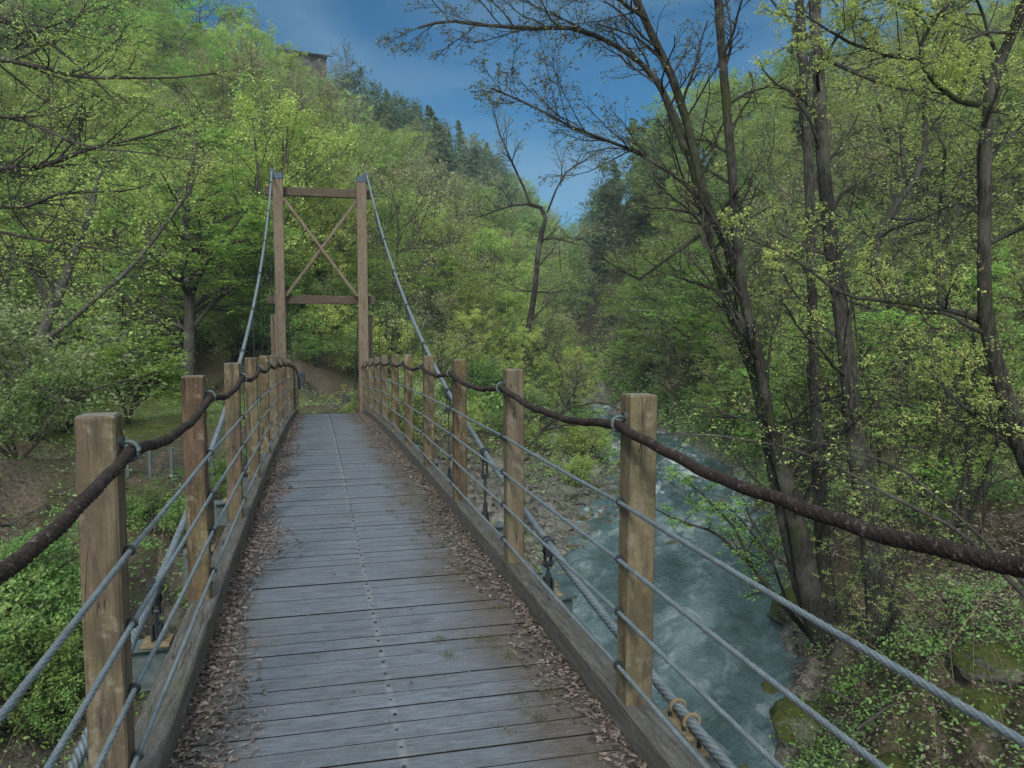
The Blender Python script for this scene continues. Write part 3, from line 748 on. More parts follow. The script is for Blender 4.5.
KINDS = {}
def register(kind, seeds, leafkey=None):
    for s in seeds:
        w, l, lm, bm = proto(kind, s)
        if leafkey: lm = LEAF[leafkey]
        KINDS.setdefault(kind if not leafkey else kind+'_'+leafkey, []).append((w.mesh(kind+'_trunk', [bm, TWIGD if kind == 'conifer' else TWIG]), l.mesh(kind+'_crown', lm), w, l))
register('conifer', (101, 102)); register('yellow', (111, 112, 113)); register('bright', (121, 122))
register('mid', (131, 132)); register('bud', (141, 142)); register('slim', (151, 152, 153)); register('bush', (161, 162, 163))
KINDS['deep'] = []
for w_me, c_me, w, l in KINDS['mid']:
    c2 = c_me.copy(); c2.materials[0] = LEAF['dark']; KINDS['deep'].append((w_me, c2, w, l))
for key in ('greyshrub', 'yellow'):
    KINDS['bush_'+key] = []
    for w_me, c_me, w, l in KINDS['bush']:
        c2 = c_me.copy(); c2.materials[0] = LEAF[key]; KINDS['bush_'+key].append((w_me, c2, w, l))

NAMES = {'conifer': 'conifer_tree', 'yellow': 'broadleaf_tree', 'bright': 'maple_tree', 'mid': 'broadleaf_tree', 'bud': 'budding_tree', 'deep': 'evergreen_tree', 'slim': 'slender_tree', 'bush': 'shrub', 'bush_greyshrub': 'shrub', 'bush_yellow': 'shrub'}
def tree(kind, x, y, sc, rz, label, group, cat=None, v=None, z=None, rng=RNG, sz=1.):
    ms = KINDS[kind]; me = ms[(rng.integers(len(ms)) if v is None else v) % len(ms)]
    z = gz(x, y) if z is None else z
    e = ob(NAMES[kind], None, None, (x, y, z), label, cat or ('shrub' if 'bush' in kind else 'tree'), group)
    e.rotation_euler = (rng.normal()*.03, rng.normal()*.03, rz); e.scale = (sc, sc, sc*sz)
    for nm, m in (('trunk' if 'bush' not in kind else 'stems', me[0]), ('crown' if 'bush' not in kind else 'foliage', me[1])):
        ob(nm, m, e)
    return e

# ------------------------------------------------------------------ the wood on the slopes
def species(az, r, rng):
    ridge = np.interp(az, AZ, R1); q = r/ridge; u = rng.random()
    if az < -6: tab = [('yellow', .42), ('bright', .33), ('mid', .13), ('bud', .12)]
    elif az < 3:
        tab = [('yellow', .46), ('bright', .22), ('mid', .14), ('bud', .18)] if q < .9 else [('mid', .35), ('yellow', .3), ('bud', .35)]
    elif az < 13.5:
        tab = [('yellow', .34), ('mid', .34), ('bright', .08), ('bud', .24)] if q < .70 else [('conifer', .30), ('deep', .58), ('bud', .12)]
    elif az < 19.5: tab = [('mid', .5), ('yellow', .25), ('bud', .25)]
    elif az < 25.5 and q > .6: tab = [('conifer', .42), ('deep', .22), ('bright', .2), ('mid', .16)]
    elif az < 27: tab = [('mid', .22), ('bright', .26), ('yellow', .24), ('conifer', .16), ('bud', .12)] if q > .45 else [('yellow', .35), ('slim', .3), ('mid', .15), ('bud', .2)]
    else: tab = [('slim', .52), ('yellow', .22), ('mid', .08), ('bud', .14), ('conifer', .04)] if q < .8 else [('mid', .4), ('conifer', .25), ('yellow', .35)]
    for k, p in tab:
        if u < p: return k
        u -= p
    return tab[0][0]
cand = []
rw = np.random.default_rng(77)
step = 4.7
for gx in np.arange(-110, 230, step):
    for gy in np.arange(8, 300, step):
        x = gx+rw.uniform(-.48, .48)*step; y = gy+rw.uniform(-.48, .48)*step; r_ = math.hypot(x, y); az = math.degrees(math.atan2(x, y))
        if r_ > np.interp(az, AZ, R1)+14 or az < -27 or az > 54: continue
        if az < 4 and r_ < np.interp(az, AZ, R0)-2: continue
        if 4 <= az < 20 and r_ < 38: continue
        if az >= 20 and r_ < 20: continue
        if abs(x-.4) < 4.5 and y < 40: continue
        if r_ > 100 and rw.random() < .32: continue
        d = float(river_d(np.array([x]), np.array([y]))[0][0])
        if d < (4.5 if az < 17 and r_ < 60 else 2.) and r_ < 110: continue
        cand.append((r_, az, x, y))
cand.sort()
WHERE = lambda az, r: ('on the left hillside above the lawn' if az < -5 else 'on the hillside behind the tower' if az < 9 else 'down the middle of the valley' if az < 20 else 'on the slope right of the river')
LOOK = {'conifer': 'dark green conifer', 'yellow': 'yellow-green tree in fresh leaf', 'bright': 'bright green maple', 'mid': 'mid green leafy tree', 'deep': 'dark leafy evergreen tree', 'bud': 'grey-brown tree with bare budding twigs', 'slim': 'slender tree with thin trunk and pale airy leaves'}
NIND = 262
far = []
for i, (r_, az, x, y) in enumerate(cand):
    k = species(az, r_, rw); sc = rw.uniform(.8, 1.15); 
    if k == 'conifer': sc *= .95
    if k == 'deep': sc *= 1.15
    if 4 <= az < 20 and r_ < np.interp(az, AZ, R0): sc *= .62; k = 'yellow' if rw.random() < .5 else k
    if az > 17 and r_ < 46 and k in ('yellow', 'mid', 'bright'): k = 'slim' if rw.random() < .7 else 'bud'
    if az > 27 and r_ < 40: k = 'slim' if rw.random() < .75 else k
    if i < NIND:
        wh = WHERE(az, r_)
        tree(k, x, y, sc, rw.uniform(0, 6.28), f'{LOOK[k]} {wh}', f'{LOOK[k]}s {wh}', rng=rw)
    else: far.append((k, x, y, sc, rw.uniform(0, 6.28)))
print('trees', len(cand), 'far', len(far))

for k in range(34):
    az = rw.uniform(14.5, 27); r_ = rw.uniform(50, 84); x, y = r_*math.sin(rad(az)), r_*math.cos(rad(az))
    if float(river_d(np.array([x]), np.array([y]))[0][0]) < .7: continue
    kd = ['mid', 'yellow', 'bright', 'bud'][rw.integers(4)]; wh = WHERE(az, r_)
    tree(kd, x, y, rw.uniform(.45, .8), rw.uniform(0, 6), f'{LOOK[kd]} {wh}', f'{LOOK[kd]}s {wh}', rng=rw)
for az, r_, kd, sc in ((-2.6, 43, 'mid', .62), (.4, 45, 'yellow', .7), (3.2, 44, 'bright', .6), (-.8, 50, 'bright', .8), (2.2, 51, 'mid', .75), (5.0, 47, 'yellow', .62), (-4.6, 47, 'yellow', .7)):
    x, y = r_*math.sin(rad(az)), r_*math.cos(rad(az)); wh = WHERE(az, r_)
    tree(kd, x, y, sc, rw.uniform(0, 6), f'{LOOK[kd]} {wh}', f'{LOOK[kd]}s {wh}', rng=rw)
for k in range(34):   # airy young trees that hang over the right bank
    s_ = rw.uniform(86, 122); e0 = rw.uniform(.6, 4.5); sg = np.r_[0, np.cumsum(np.hypot(*np.diff(RIV, axis=0).T))]
    c = np.array([np.interp(s_, sg, RIV[:, 0]), np.interp(s_, sg, RIV[:, 1])]); e = np.array([np.interp(s_+.5, sg, RIV[:, 0]), np.interp(s_+.5, sg, RIV[:, 1])])-c; e /= np.hypot(*e)
    x, y = c+np.array([e[1], -e[0]])*(np.interp(s_, sg, RW)+e0)
    if math.hypot(x, y) < 21: continue
    kd = ['slim', 'slim', 'bright'][rw.integers(3)]; sc = rw.uniform(.38, .62)
    t_ = tree(kd, x, y, sc, rw.uniform(0, 6), ('airy pale young tree' if kd == 'slim' else 'small bright green maple')+' leaning over the right bank of the river', ('airy young trees' if kd == 'slim' else 'small maples')+' along the right bank', rng=rw)
    t_.rotation_euler[1] = -rw.uniform(.05, .3)
# the rest reads as one mass: a single mesh per material slot
def far_wood():
    keys = ['conifer', 'yellow', 'bright', 'mid', 'bud', 'slim', 'deep']; mats = [LEAF['dark'], LEAF['yellow'], LEAF['bright'], LEAF['mid'], LEAF['bud'], LEAF['pale'], LEAF['dark'], TWIG]
    VV, FF, AA, MM = [], [], [], []; n = 0; r = np.random.default_rng(99)
    lod = {}
    for k in keys:
        lod[k] = []
        for (_, _, w, l) in KINDS[k][:2]:
            V = np.vstack(l.V).reshape(-1, 4, 3); A = np.concatenate(l.A)
            m = 2500; sel = r.permutation(len(V))[:m]; c = V[sel].mean(1, keepdims=True); f = min(2.1, math.sqrt(len(V)/m))
            LV = (c+(V[sel]-c)*f).reshape(-1, 3)
            WV = w.V[0]; WF = w.F[0]; nb = 0
            if len(w.V) > 2:
                WV = np.vstack([w.V[0], w.V[1]]); WF = np.vstack([w.F[0], w.F[1]])
            lod[k].append((LV, A[sel], WV, WF))
    for (k, x, y, sc, rz) in far:
        LV, A, WV, WF = lod[k][r.integers(len(lod[k]))]; c, s = math.cos(rz), math.sin(rz)
        M = np.array([[c, -s, 0], [s, c, 0], [0, 0, 1]])*sc; o = np.array([x, y, gz(x, y)-.3])
        V = np.vstack([LV@M.T, WV@M.T])+o; nl = len(LV)//4
        F = np.vstack([np.arange(nl*4).reshape(-1, 4), WF+len(LV)])+n; n += len(V)
        VV.append(V); FF.append(F); AA.append(np.r_[np.clip(A*.75+r.uniform(0, .25), 0, 1), np.zeros(len(WF))]); MM.append(np.r_[np.full(nl, keys.index(k)), np.full(len(WF), 7)])
    me = make_mesh('distant_wood', np.vstack(VV), np.vstack(FF), mats, np.concatenate(AA), midx=np.concatenate(MM))
    ob('distant_wood', me, kind='stuff', label='far spring wood of mixed greens covering the upper slopes')
far_wood()

# ------------------------------------------------------------------ single trees near the river and the bridge
def limb(px, d, w):
    """px: photo points along the limb, d: (start, end) metres ahead, w: (start, end) widths in photo pixels"""
    n = len(px); dd = np.interp(np.linspace(0, 1, n), np.linspace(0, 1, len(d)), d)
    P = [at(x, y, q) for (x, y), q in zip(px, dd)]
    w = [q*.8 for q in w]; ww = np.interp(np.linspace(0, 1, 10), np.linspace(0, 1, len(w)), w); d2 = np.interp(np.linspace(0, 1, 10), np.linspace(0, 1, len(d)), d)
    return (P, list(ww*d2/FPX/2))

def own_tree(name, label, groups, bark, leafm, base, extra=None, cat='tree', seed=1, parts=('trunk', 'crown'), twig=None):
    """groups: list of (stems, levels, leaf) grown into one trunk mesh and one crown mesh"""
    r = np.random.default_rng(seed); w, l = MB(), MB()
    for stems, levels, leaf in groups: grow(r, stems, levels, leaf, w, l, l0sides=10)
    base = np.asarray(base, float)
    e = ob(name, None, None, base, label, cat)
    for k in range(len(w.V)): w.V[k] = w.V[k]-base
    for k in range(len(l.V)): l.V[k] = l.V[k]-base
    ob(parts[0], w.mesh(parts[0], [bark, twig or TWIG], True), e)
    if l.n: ob(parts[1], l.mesh(parts[1], leafm), e)
    return e

FINE = lambda n0=10, up=.15, ln=.3, ang=48, leafn=5, sz=.055, n1=6, n2=4, absl=None, bias=None, wob=.14: (
    [dict(n=n0, t=(.12, 1), ang=(ang, 14), len=absl or ln, abs=1 if absl else 0, taper=.35, up=up, wob=wob, r=.42, pts=9, sides=5, rmin=.008, rmax=.04, trop=.25, **({'bias': bias} if bias else {})),
     dict(n=n1, t=(.15, 1), ang=(40, 13), len=.45, wob=.14, r=.55, pts=7, rmin=.0045, rmax=.014),
     dict(n=n2, t=(.15, 1), ang=(40, 15), len=.5, wob=.14, r=.6, pts=5, rmin=.003, rmax=.006)],
    dict(n=leafn, size=sz, spread=.035, flat=.35))

# 1 leaning clump of dark stems on the river bank
b1, d1 = hit(826, 644)
T1 = [limb([(832, 655), (812, 600), (792, 500), (768, 420), (761, 363), (746, 307), (726, 242), (706, 207), (692, 140), (675, 82), (640, 10), (612, -60)], (d1, d1*.96, d1*.9), (42, 23, 16, 13, 11, 10, 9)),
      limb([(826, 650), (803, 590), (778, 490), (755, 375), (731, 318), (712, 250), (700, 200), (682, 130), (664, 90), (639, 61)], (d1*1.01, d1, d1*.98), (30, 20, 15, 10, 8, 6)),
      limb([(772, 430), (762, 375), (749, 320), (741, 280), (736, 220), (731, 156), (724, 78), (718, 0), (716, -70)], (d1*.93, d1*.92, d1*.95), (10, 12, 11, 10))]
sky = limb([(685, 150), (659, 82), (639, 61), (612, 43), (579, 28), (526, 28), (480, 25), (446, 20), (418, 28)], (d1*.93, d1*.86), (9, 6, 5, 3.2))
sky2 = limb([(704, 203), (680, 179), (639, 153), (606, 140), (573, 128), (546, 113), (515, 98), (490, 88)], (d1*.95, d1*.9), (6, 4, 2))
low = limb([(700, 235), (672, 255), (640, 280), (608, 262), (585, 240)], (d1*.97, d1*.95), (5, 3, 1.5))
tops = limb([(648, 20), (625, 5), (600, -20), (575, -60)], (d1*.9, d1*.85), (5, 3))
own_tree('leaning_tree', 'clump of dark leaning trunks on the bank, one long limb crossing the sky', [
    (T1, *FINE(16, .2, absl=2.4, leafn=5, sz=.05)),
    ([sky, sky2, tops], *FINE(20, .28, absl=1.7, leafn=4, sz=.048, n1=9, n2=5, bias=(-.15, 0, .12))),
    ([low], *FINE(8, .05, absl=1.1, leafn=4, sz=.05))], BARKL, LEAF['budred'], b1, seed=31, twig=TWIGD)

iv = MB(); r = np.random.default_rng(53)
for p, _ in (T1[0], T1[1]):
    q = resample(p, 60)
    for c in q[16:34]:
        m = 46; iv.add(*leaf_quads(c+r.normal(size=(m, 3))*.20, .06, r, .3))
ib = T1[0][0][0]; V_ = [v-b1 for v in iv.V]; iv.V = V_
ob('climbing_ivy', iv.mesh('climbing_ivy', LEAF['bright']), None, b1, 'bright green climbing leaves clinging to the leaning trunks', 'ivy')
# 2, 3 the two straight trunks
b2, d2 = hit(838, 630)
own_tree('straight_tree', 'slim straight grey trunk standing just behind the leaning clump', [
    ([limb([(832, 640), (826, 580), (819, 514), (817, 439), (814, 363), (811, 250), (808, 140), (803, 58), (798, -20), (796, -90)], (d2*1.05, d2*1.05), (22, 16, 13, 12, 12, 11))],
     *FINE(14, .1, absl=2.3, leafn=7, sz=.045))], BARK, LEAF['pale'], b2, seed=32)
b3, d3 = hit(880, 648)
own_tree('straight_tree', 'thick furrowed trunk rising from the leaf litter right of the leaning clump', [
    ([limb([(884, 662), (880, 640), (872, 536), (862, 490), (853, 420), (846, 344), (833, 260), (822, 156), (819, 78), (814, 0), (808, -90)], (d3, d3*.97), (31, 25, 22, 19, 16, 14, 12))],
     *FINE(15, .1, absl=2.4, leafn=7, sz=.045)),
    ([limb([(822, 50), (832, 62), (868, 78), (912, 92), (945, 104)], (d3*.97, d3*.9), (6, 5, 2)), limb([(846, 344), (852, 300), (838, 262), (808, 246), (776, 232)], (d3*.97, d3*.95), (4, 3, 2))],
     *FINE(9, .1, absl=1.0, leafn=7, sz=.042))], BARK, LEAF['pale'], b3, seed=33)

# 4 right tree with the low arch of branches
b4 = np.array([*at(1085, 560, 12.5)[:2], 0]); b4[2] = gz(b4[0], b4[1]); d4 = 12.3
T4 = [(([b4-[0, 0, .3]]+limb([(1066, 540), (1030, 470), (1012, 420), (999, 375), (985, 322), (984, 250), (986, 160), (986, 109), (993, 78), (1012, 35), (1030, -10), (1040, -70)], (d4, d4*.95), (1,))[0]), list(np.array([22, 20, 18, 16, 14, 12, 11, 10, 9, 8])*d4/FPX/2))]
A4 = [limb([(986, 325), (972, 316), (950, 311), (900, 302), (850, 297), (828, 285), (800, 262), (772, 248), (740, 236)], (d4, d4*.96, d4*1.02), (9, 6, 4, 2)),
      limb([(986, 106), (960, 102), (935, 84), (920, 62), (922, 40), (936, 18), (952, 0), (965, -30)], (d4*.97, d4*.92), (8, 6, 5, 4)),
      limb([(921, 60), (890, 56), (850, 43), (828, 30), (800, 12)], (d4*.95, d4*.9), (5, 4, 2)),
      limb([(936, 18), (905, 5), (870, -4)], (d4*.92, d4*.88), (4, 2)),
      limb([(1024, 462), (1010, 443), (991, 431), (975, 417), (954, 398), (940, 382), (923, 366)], (d4, d4*1.0), (7, 5, 2)),
      limb([(1014, 33), (990, 32), (966, 40), (940, 60)], (d4*.95, d4*.9), (4, 2))]
own_tree('arching_tree', 'dark crooked tree at the right with long low limbs arching over the river', [
    (T4, *FINE(16, .12, absl=2.0, leafn=9, sz=.046, n1=7)),
    (A4, *FINE(11, .08, absl=1.15, leafn=10, sz=.044, n1=6, n2=4))], BARKM, LEAF['pale'], b4, seed=34)

# 5 small tree leaning out over the water
b5, d5 = hit(812, 636)
own_tree('leaning_sapling', 'thin sapling leaning left over the water below the leaning clump', [
    ([limb([(814, 640), (782, 604), (752, 566), (715, 532), (672, 518), (648, 505)], (d5*.98, d5*.9), (8, 6, 5, 3, 1.5)), limb([(752, 566), (735, 528), (700, 492), (676, 470)], (d5*.94, d5*.92), (4, 3, 1.2)),
      limb([(790, 612), (772, 560), (742, 520), (720, 500)], (d5*.97, d5*.93), (4, 3, 1.2))],
     [dict(n=13, t=(.25, 1), ang=(52, 14), len=.75, abs=1, planar=.5, wob=.18, r=.5, pts=7, rmin=.005, trop=.15),
      dict(n=6, t=(.15, 1), ang=(42, 14), len=.5, planar=.5, wob=.15, r=.6, pts=5, rmin=.003)], dict(n=11, size=.065, spread=.05, flat=.55, zs=.4))], BARKM, LEAF['bright'], b5, seed=35)

# 6 bare boughs that reach across to the right hand rail
b6 = np.array([*at(1120, 610, 9.5)[:2], 0]); b6[2] = gz(b6[0], b6[1])
own_tree('bare_sapling', 'thin bare sapling at the right edge with long twigs reaching toward the first rail post', [
    ([(([b6]+limb([(960, 530), (882, 492), (836, 465), (783, 446), (715, 435), (657, 434)], (10, 10.5), (1,))[0]), [.04, .032, .026, .02, .014, .008]),
      (([b6]+limb([(985, 540), (905, 470), (850, 448), (800, 440), (745, 420), (700, 404)], (10.3, 11.5), (1,))[0]), [.03, .026, .02, .015, .011, .006])],
     [dict(n=14, t=(.3, 1), ang=(45, 14), len=.7, abs=1, up=.1, wob=.15, r=.5, pts=7, rmin=.004),
      dict(n=5, t=(.2, 1), ang=(40, 12), len=.5, wob=.14, pts=5, rmin=.0025)], dict(n=3, size=.05, spread=.03, flat=.4))], TWIG, LEAF['yellow'], b6, seed=36)

# 7 half bare tree across the river behind the railing
b7, d7 = hit(519, 416); d7 = min(d7, 50)
b7 = np.array([*at(519, 412, d7)[:2], 0]); b7[2] = gz(b7[0], b7[1])
M7 = [([b7-[0, 0, .3]]+limb([(521, 366), (524, 347), (531, 315), (535, 290), (537, 262), (541, 235), (547, 215), (540, 206), (529, 204)], (d7, d7), (1,))[0], list(np.array([8, 7.5, 6.5, 6, 5.5, 5, 4.5, 4])*d7/FPX/2)),
      limb([(530, 205), (526, 192), (516, 171), (510, 158), (500, 135), (494, 110)], (d7, d7), (3.6, 2.8, 1)),
      limb([(529, 204), (510, 206), (490, 213), (472, 219)], (d7, d7*.97), (3.2, 2.2, .8)),
      limb([(547, 213), (556, 190), (566, 172), (585, 160), (600, 150)], (d7, d7*.98), (2.8, 2, .8)),
      limb([(538, 240), (556, 238), (572, 243), (588, 246)], (d7, d7*.98), (3, 2, 1)),
      limb([(536, 292), (522, 291), (508, 290)], (d7, d7), (2, 1)), limb([(536, 292), (556, 293), (566, 290)], (d7, d7), (2.4, 1))]
own_tree('half_bare_tree', 'crooked half bare tree standing alone beyond the right hand railing', [
    (M7, [dict(n=[3, 9, 8, 9, 6, 3, 4], t=(.25, 1), ang=(45, 14), len=2.8, abs=1, taper=.4, up=.35, wob=.16, r=.5, pts=8, rmin=.014, rmax=.05, sides=4),
          dict(n=8, t=(.2, 1), ang=(40, 14), len=.5, up=.1, wob=.15, pts=6, rmin=.009),
          dict(n=5, t=(.2, 1), ang=(38, 14), len=.5, wob=.15, pts=4, rmin=.006)], dict(n=2, size=.09, spread=.05, flat=.3))], TWIGD, LEAF['bud'], b7, seed=37)

# 8 big layered maple left of the tower
b8, d8 = hit(189, 398)
M8 = [limb([(189, 405), (189, 360), (190, 310), (188, 265), (185, 220), (192, 170), (196, 130)], (d8, d8), (16, 14, 12, 10, 7, 4)),
      limb([(184, 352), (170, 335), (150, 321), (129, 300), (108, 282)], (d8, d8*.94), (6, 5, 3)), limb([(191, 330), (210, 306), (232, 288), (256, 276)], (d8, d8*1.02), (6, 5, 3)),
      limb([(190, 300), (206, 262), (230, 232), (250, 205)], (d8, d8*.95), (6, 4, 2)), limb([(188, 290), (165, 255), (140, 230), (118, 210)], (d8, d8*1.05), (6, 4, 2))]
own_tree('maple_tree', 'large bright green maple with layered foliage and a dark trunk left of the tower', [
    (M8, [dict(n=[22, 8, 8, 10, 10], t=(.22, 1), ang=(66, 12), len=4.2, abs=1, taper=.5, planar=.4, trop=.05, wob=.12, r=.5, pts=8, sides=4, rmin=.015),
          dict(n=10, t=(.12, 1), ang=(48, 12), len=.42, planar=.85, wob=.12, r=.5, pts=5, rmin=.008),
          dict(n=4, t=(.1, 1), ang=(44, 14), len=.5, planar=.9, wob=.1, pts=4, rmin=.005)], dict(n=12, size=.135, spread=.15, zs=.2, flat=.62))], BARK, LEAF['bright'], b8, seed=38)

# 9 low spreading maple by the lawn, 10 its twin in dark shade further left
for (px, py, pts, lab, sd) in ((128, 425, [[(128, 428), (133, 402), (142, 385), (160, 372)], [(128, 424), (122, 398), (112, 382)], [(131, 410), (148, 396), (168, 388)]], 'low spreading maple with thin forked trunk beside the lawn', 39),
                            (70, 408, [[(72, 412), (74, 392), (80, 376), (95, 362)], [(66, 410), (64, 385), (58, 368)], [(74, 398), (58, 380), (36, 372)]], 'low dark trunked maple at the far left edge of the lawn', 40)):
    b, d = hit(px, py)
    own_tree('small_maple', lab, [([limb(p, (d, d), (5, 3.5, 2)) for p in pts],
        [dict(n=9, t=(.3, 1), ang=(55, 12), len=2.3, abs=1, planar=.5, up=.15, wob=.14, r=.6, pts=7, rmin=.012),
         dict(n=9, t=(.15, 1), ang=(48, 12), len=.5, planar=.85, wob=.12, pts=5, rmin=.007),
         dict(n=4, t=(.1, 1), ang=(44, 12), len=.5, planar=.9, wob=.1, pts=4, rmin=.004)], dict(n=9, size=.12, spread=.12, zs=.2, flat=.65))], BARK, LEAF['bright'], b, seed=sd)

# 11 pale forked trunk slanting up at the left
b11 = np.array([*at(8, 420, 24)[:2], 0]); b11[2] = gz(b11[0], b11[1])
F11 = [([b11]+limb([(15, 378), (37, 347), (54, 307), (66, 275), (80, 240), (92, 205), (100, 170)], (24, 24.5), (1,))[0], list(np.array([13, 12, 11, 9, 7, 4])*24/FPX/2)),
       limb([(42, 343), (70, 321), (94, 300), (129, 270), (164, 227), (180, 205), (191, 190), (200, 165)], (24, 23), (7, 6, 5, 2)),
       limb([(54, 307), (40, 280), (22, 262), (0, 250)], (24, 23), (5, 3)), limb([(180, 206), (178, 195), (180, 182)], (23, 23), (3, 1))]
own_tree('forked_tree', 'pale grey forked trunk slanting up to the right at the left edge of the lawn', [
    (F11, [dict(n=[9, 9, 6, 3], t=(.4, 1), ang=(50, 12), len=1.9, abs=1, up=.2, wob=.14, r=.5, pts=8, rmin=.008),
           dict(n=7, t=(.15, 1), ang=(42, 14), len=.5, wob=.15, pts=6, rmin=.005),
           dict(n=4, t=(.15, 1), ang=(40, 14), len=.5, wob=.15, pts=4, rmin=.0035)], dict(n=4, size=.085, spread=.07, flat=.4))], BARKG, LEAF['yellow'], b11, seed=41)

# 12 tree just outside the frame whose boughs reach in from the left
b12 = np.array([*at(-150, 480, 13)[:2], 0]); b12[2] = gz(b12[0], b12[1])
top = at(-140, -150, 13)
L12 = [([b12-[0, 0, .3], b12*.6+top*.4, top], [.24, .17, .08])]
B12 = [limb([(-140, -30), (-60, 0), (0, 16), (30, 30), (60, 50), (100, 85), (120, 105)], (13, 12), (7, 5, 4, 1.5)),
       limb([(-140, 70), (-50, 60), (0, 59), (47, 68), (70, 76), (98, 78), (172, 78), (215, 74)], (13, 12.5), (9, 7, 4, 1.5)),
       limb([(-140, 120), (-50, 115), (0, 117), (20, 118), (35, 125), (70, 141), (94, 148), (140, 152), (190, 160)], (13, 11.5), (8, 5, 3, 1.2)),
       limb([(-140, 200), (-50, 180), (0, 167), (39, 168), (70, 156), (94, 147), (140, 138), (180, 126)], (13, 13.5), (11, 9, 6, 2)),
       limb([(-140, 215), (-50, 210), (0, 207), (27, 207), (59, 193), (129, 191), (150, 184)], (13, 11), (7, 5, 4, 1.2)),
       limb([(-140, 210), (-60, 218), (0, 232), (51, 242), (109, 250), (125, 254)], (13, 10.5), (6, 5, 4, 1.5)),
       limb([(-140, 300), (-50, 285), (0, 258), (20, 262), (46, 275), (70, 290)], (13, 13), (6, 4, 2)),
       limb([(-140, 20), (-40, 30), (10, 52), (40, 30), (75, 18), (110, 5)], (13, 13.5), (5, 3, 1.5))]
own_tree('overhanging_tree', 'dark tree off the left edge whose bare twiggy boughs reach in above the lawn', [
    (L12, [dict(n=6, t=(.4, 1), ang=(60, 12), len=2.5, abs=1, wob=.15, r=.4, pts=7)], dict(n=3, size=.06, spread=.05)),
    (B12, [dict(n=13, t=(.35, 1), ang=(42, 14), len=1.5, abs=1, taper=.4, planar=.3, wob=.15, r=.5, pts=8, rmin=.006, rmax=.022, sides=4, bias=(.15, 0, .08)),
           dict(n=7, t=(.15, 1), ang=(38, 13), len=.48, wob=.14, pts=6, rmin=.004),
           dict(n=4, t=(.2, 1), ang=(36, 14), len=.5, wob=.14, pts=4, rmin=.0028)], dict(n=2, size=.055, spread=.05, flat=.35))], TWIG, LEAF['yellow'], b12, seed=42)

# 13 bare tree on the ridge and 14 bare fallen bough by the stream
b13, d13 = np.array([0, 0, 0.]), 128.
b13 = np.array([*at(346, 100, d13)[:2], 0]); b13[2] = gz(b13[0], b13[1])
tp = at(346, 52, d13)
own_tree('bare_tree', 'grey leafless tree on the skyline beside the hilltop house', [
    ([([b13, b13*.5+tp*.5+[.3, 0, 0], tp], [.22, .15, .05])], [dict(n=17, t=(.3, 1), ang=(48, 9), len=4.6, abs=1, taper=.4, up=.2, trop=.3, az=1, wob=.1, r=.5, pts=8, rmin=.04, sides=4),
      dict(n=9, t=(.2, 1), ang=(38, 10), len=.45, wob=.12, pts=6, rmin=.024), dict(n=7, t=(.2, 1), ang=(36, 12), len=.5, wob=.12, pts=4, rmin=.016)], None)], BARKG, LEAF['bud'], b13, seed=43)
b14, d14 = hit(527, 452)
own_tree('bare_shrub', 'black leafless branching shrub on the far stony bank beside the stream', [
    ([limb([(524, 455), (540, 432), (562, 412), (574, 392), (578, 380)], (d14, d14), (5, 4, 2)), limb([(540, 432), (565, 425), (590, 424), (614, 430)], (d14, d14), (3, 2, 1)), limb([(526, 452), (522, 420), (520, 396)], (d14, d14), (3, 1)), limb([(545, 428), (570, 408), (600, 402), (622, 410)], (d14, d14*.95), (3, 1))],
     [dict(n=7, t=(.25, 1), ang=(48, 16), len=1.1, abs=1, up=.2, wob=.2, pts=7, r=.5, rmin=.012), dict(n=6, t=(.2, 1), ang=(42, 16), len=.5, wob=.2, pts=5, rmin=.008)], None)], TWIGD, LEAF['bud'], b14, cat='shrub', seed=44, parts=('stems', 'foliage'))

# ------------------------------------------------------------------ rocks
def rock_mesh(seed, mat):
    n = 40; NP = 64; th = np.linspace(.02, PI-.02, n); ph = np.arange(NP)*2*PI/NP
    D = np.stack([np.sin(th)[:, None]*np.cos(ph), np.sin(th)[:, None]*np.sin(ph), np.cos(th)[:, None]+0*ph], -1).reshape(-1, 3)
    r = np.random.default_rng(seed); q = np.ones(len(D))
    for k in range(11):   # flat facets broken off a round core
        a = r.normal(size=3); a /= np.linalg.norm(a); c = r.uniform(.62, .95); q = np.minimum(q, np.where(D@a > .05, c/np.maximum(D@a, .05), 9))
    q = q*(1+.13*wav(D, seed, .5, 5)+.05*wav(D, seed+5, 2.2, 3))
    V = D*q[:, None]*[1, r.uniform(.7, .95), r.uniform(.55, .75)]
    i = np.arange(n-1)[:, None]*NP; k = np.arange(NP)[None]
    F = np.stack([i+k, i+NP+k, i+NP+(k+1) % NP, i+(k+1) % NP], -1).reshape(-1, 4)
    return make_mesh('boulder', V, F, mat, smooth=True)
ROCKS = [rock_mesh(200+k, M_ROCK) for k in range(5)]; MROCKS = [rock_mesh(220+k, M_MOSSROCK) for k in range(4)]
rk = np.random.default_rng(61)
def boulder(x, y, s, label, group, mossy=False, dz=0.):
    z = max(gz(x, y), WZ-.25)+dz
    o = ob('boulder', (MROCKS if mossy else ROCKS)[rk.integers(4)], None, (x, y, z), label, 'rock', group)
    o.rotation_euler = (rk.normal()*.2, rk.normal()*.2, rk.uniform(0, 6.28)); o.scale = (s*rk.uniform(.8, 1.3), s, s*rk.uniform(.75, 1.15)); return o
seg = np.r_[0, np.cumsum(np.hypot(*np.diff(RIV, axis=0).T))]
def riv_pt(s, v):
    c = np.array([np.interp(s, seg, RIV[:, 0]), np.interp(s, seg, RIV[:, 1])]); e = np.array([np.interp(s+.5, seg, RIV[:, 0]), np.interp(s+.5, seg, RIV[:, 1])])-c
    e /= np.hypot(*e); w = np.interp(s, seg, RW); return c+np.array([e[1], -e[0]])*w*v
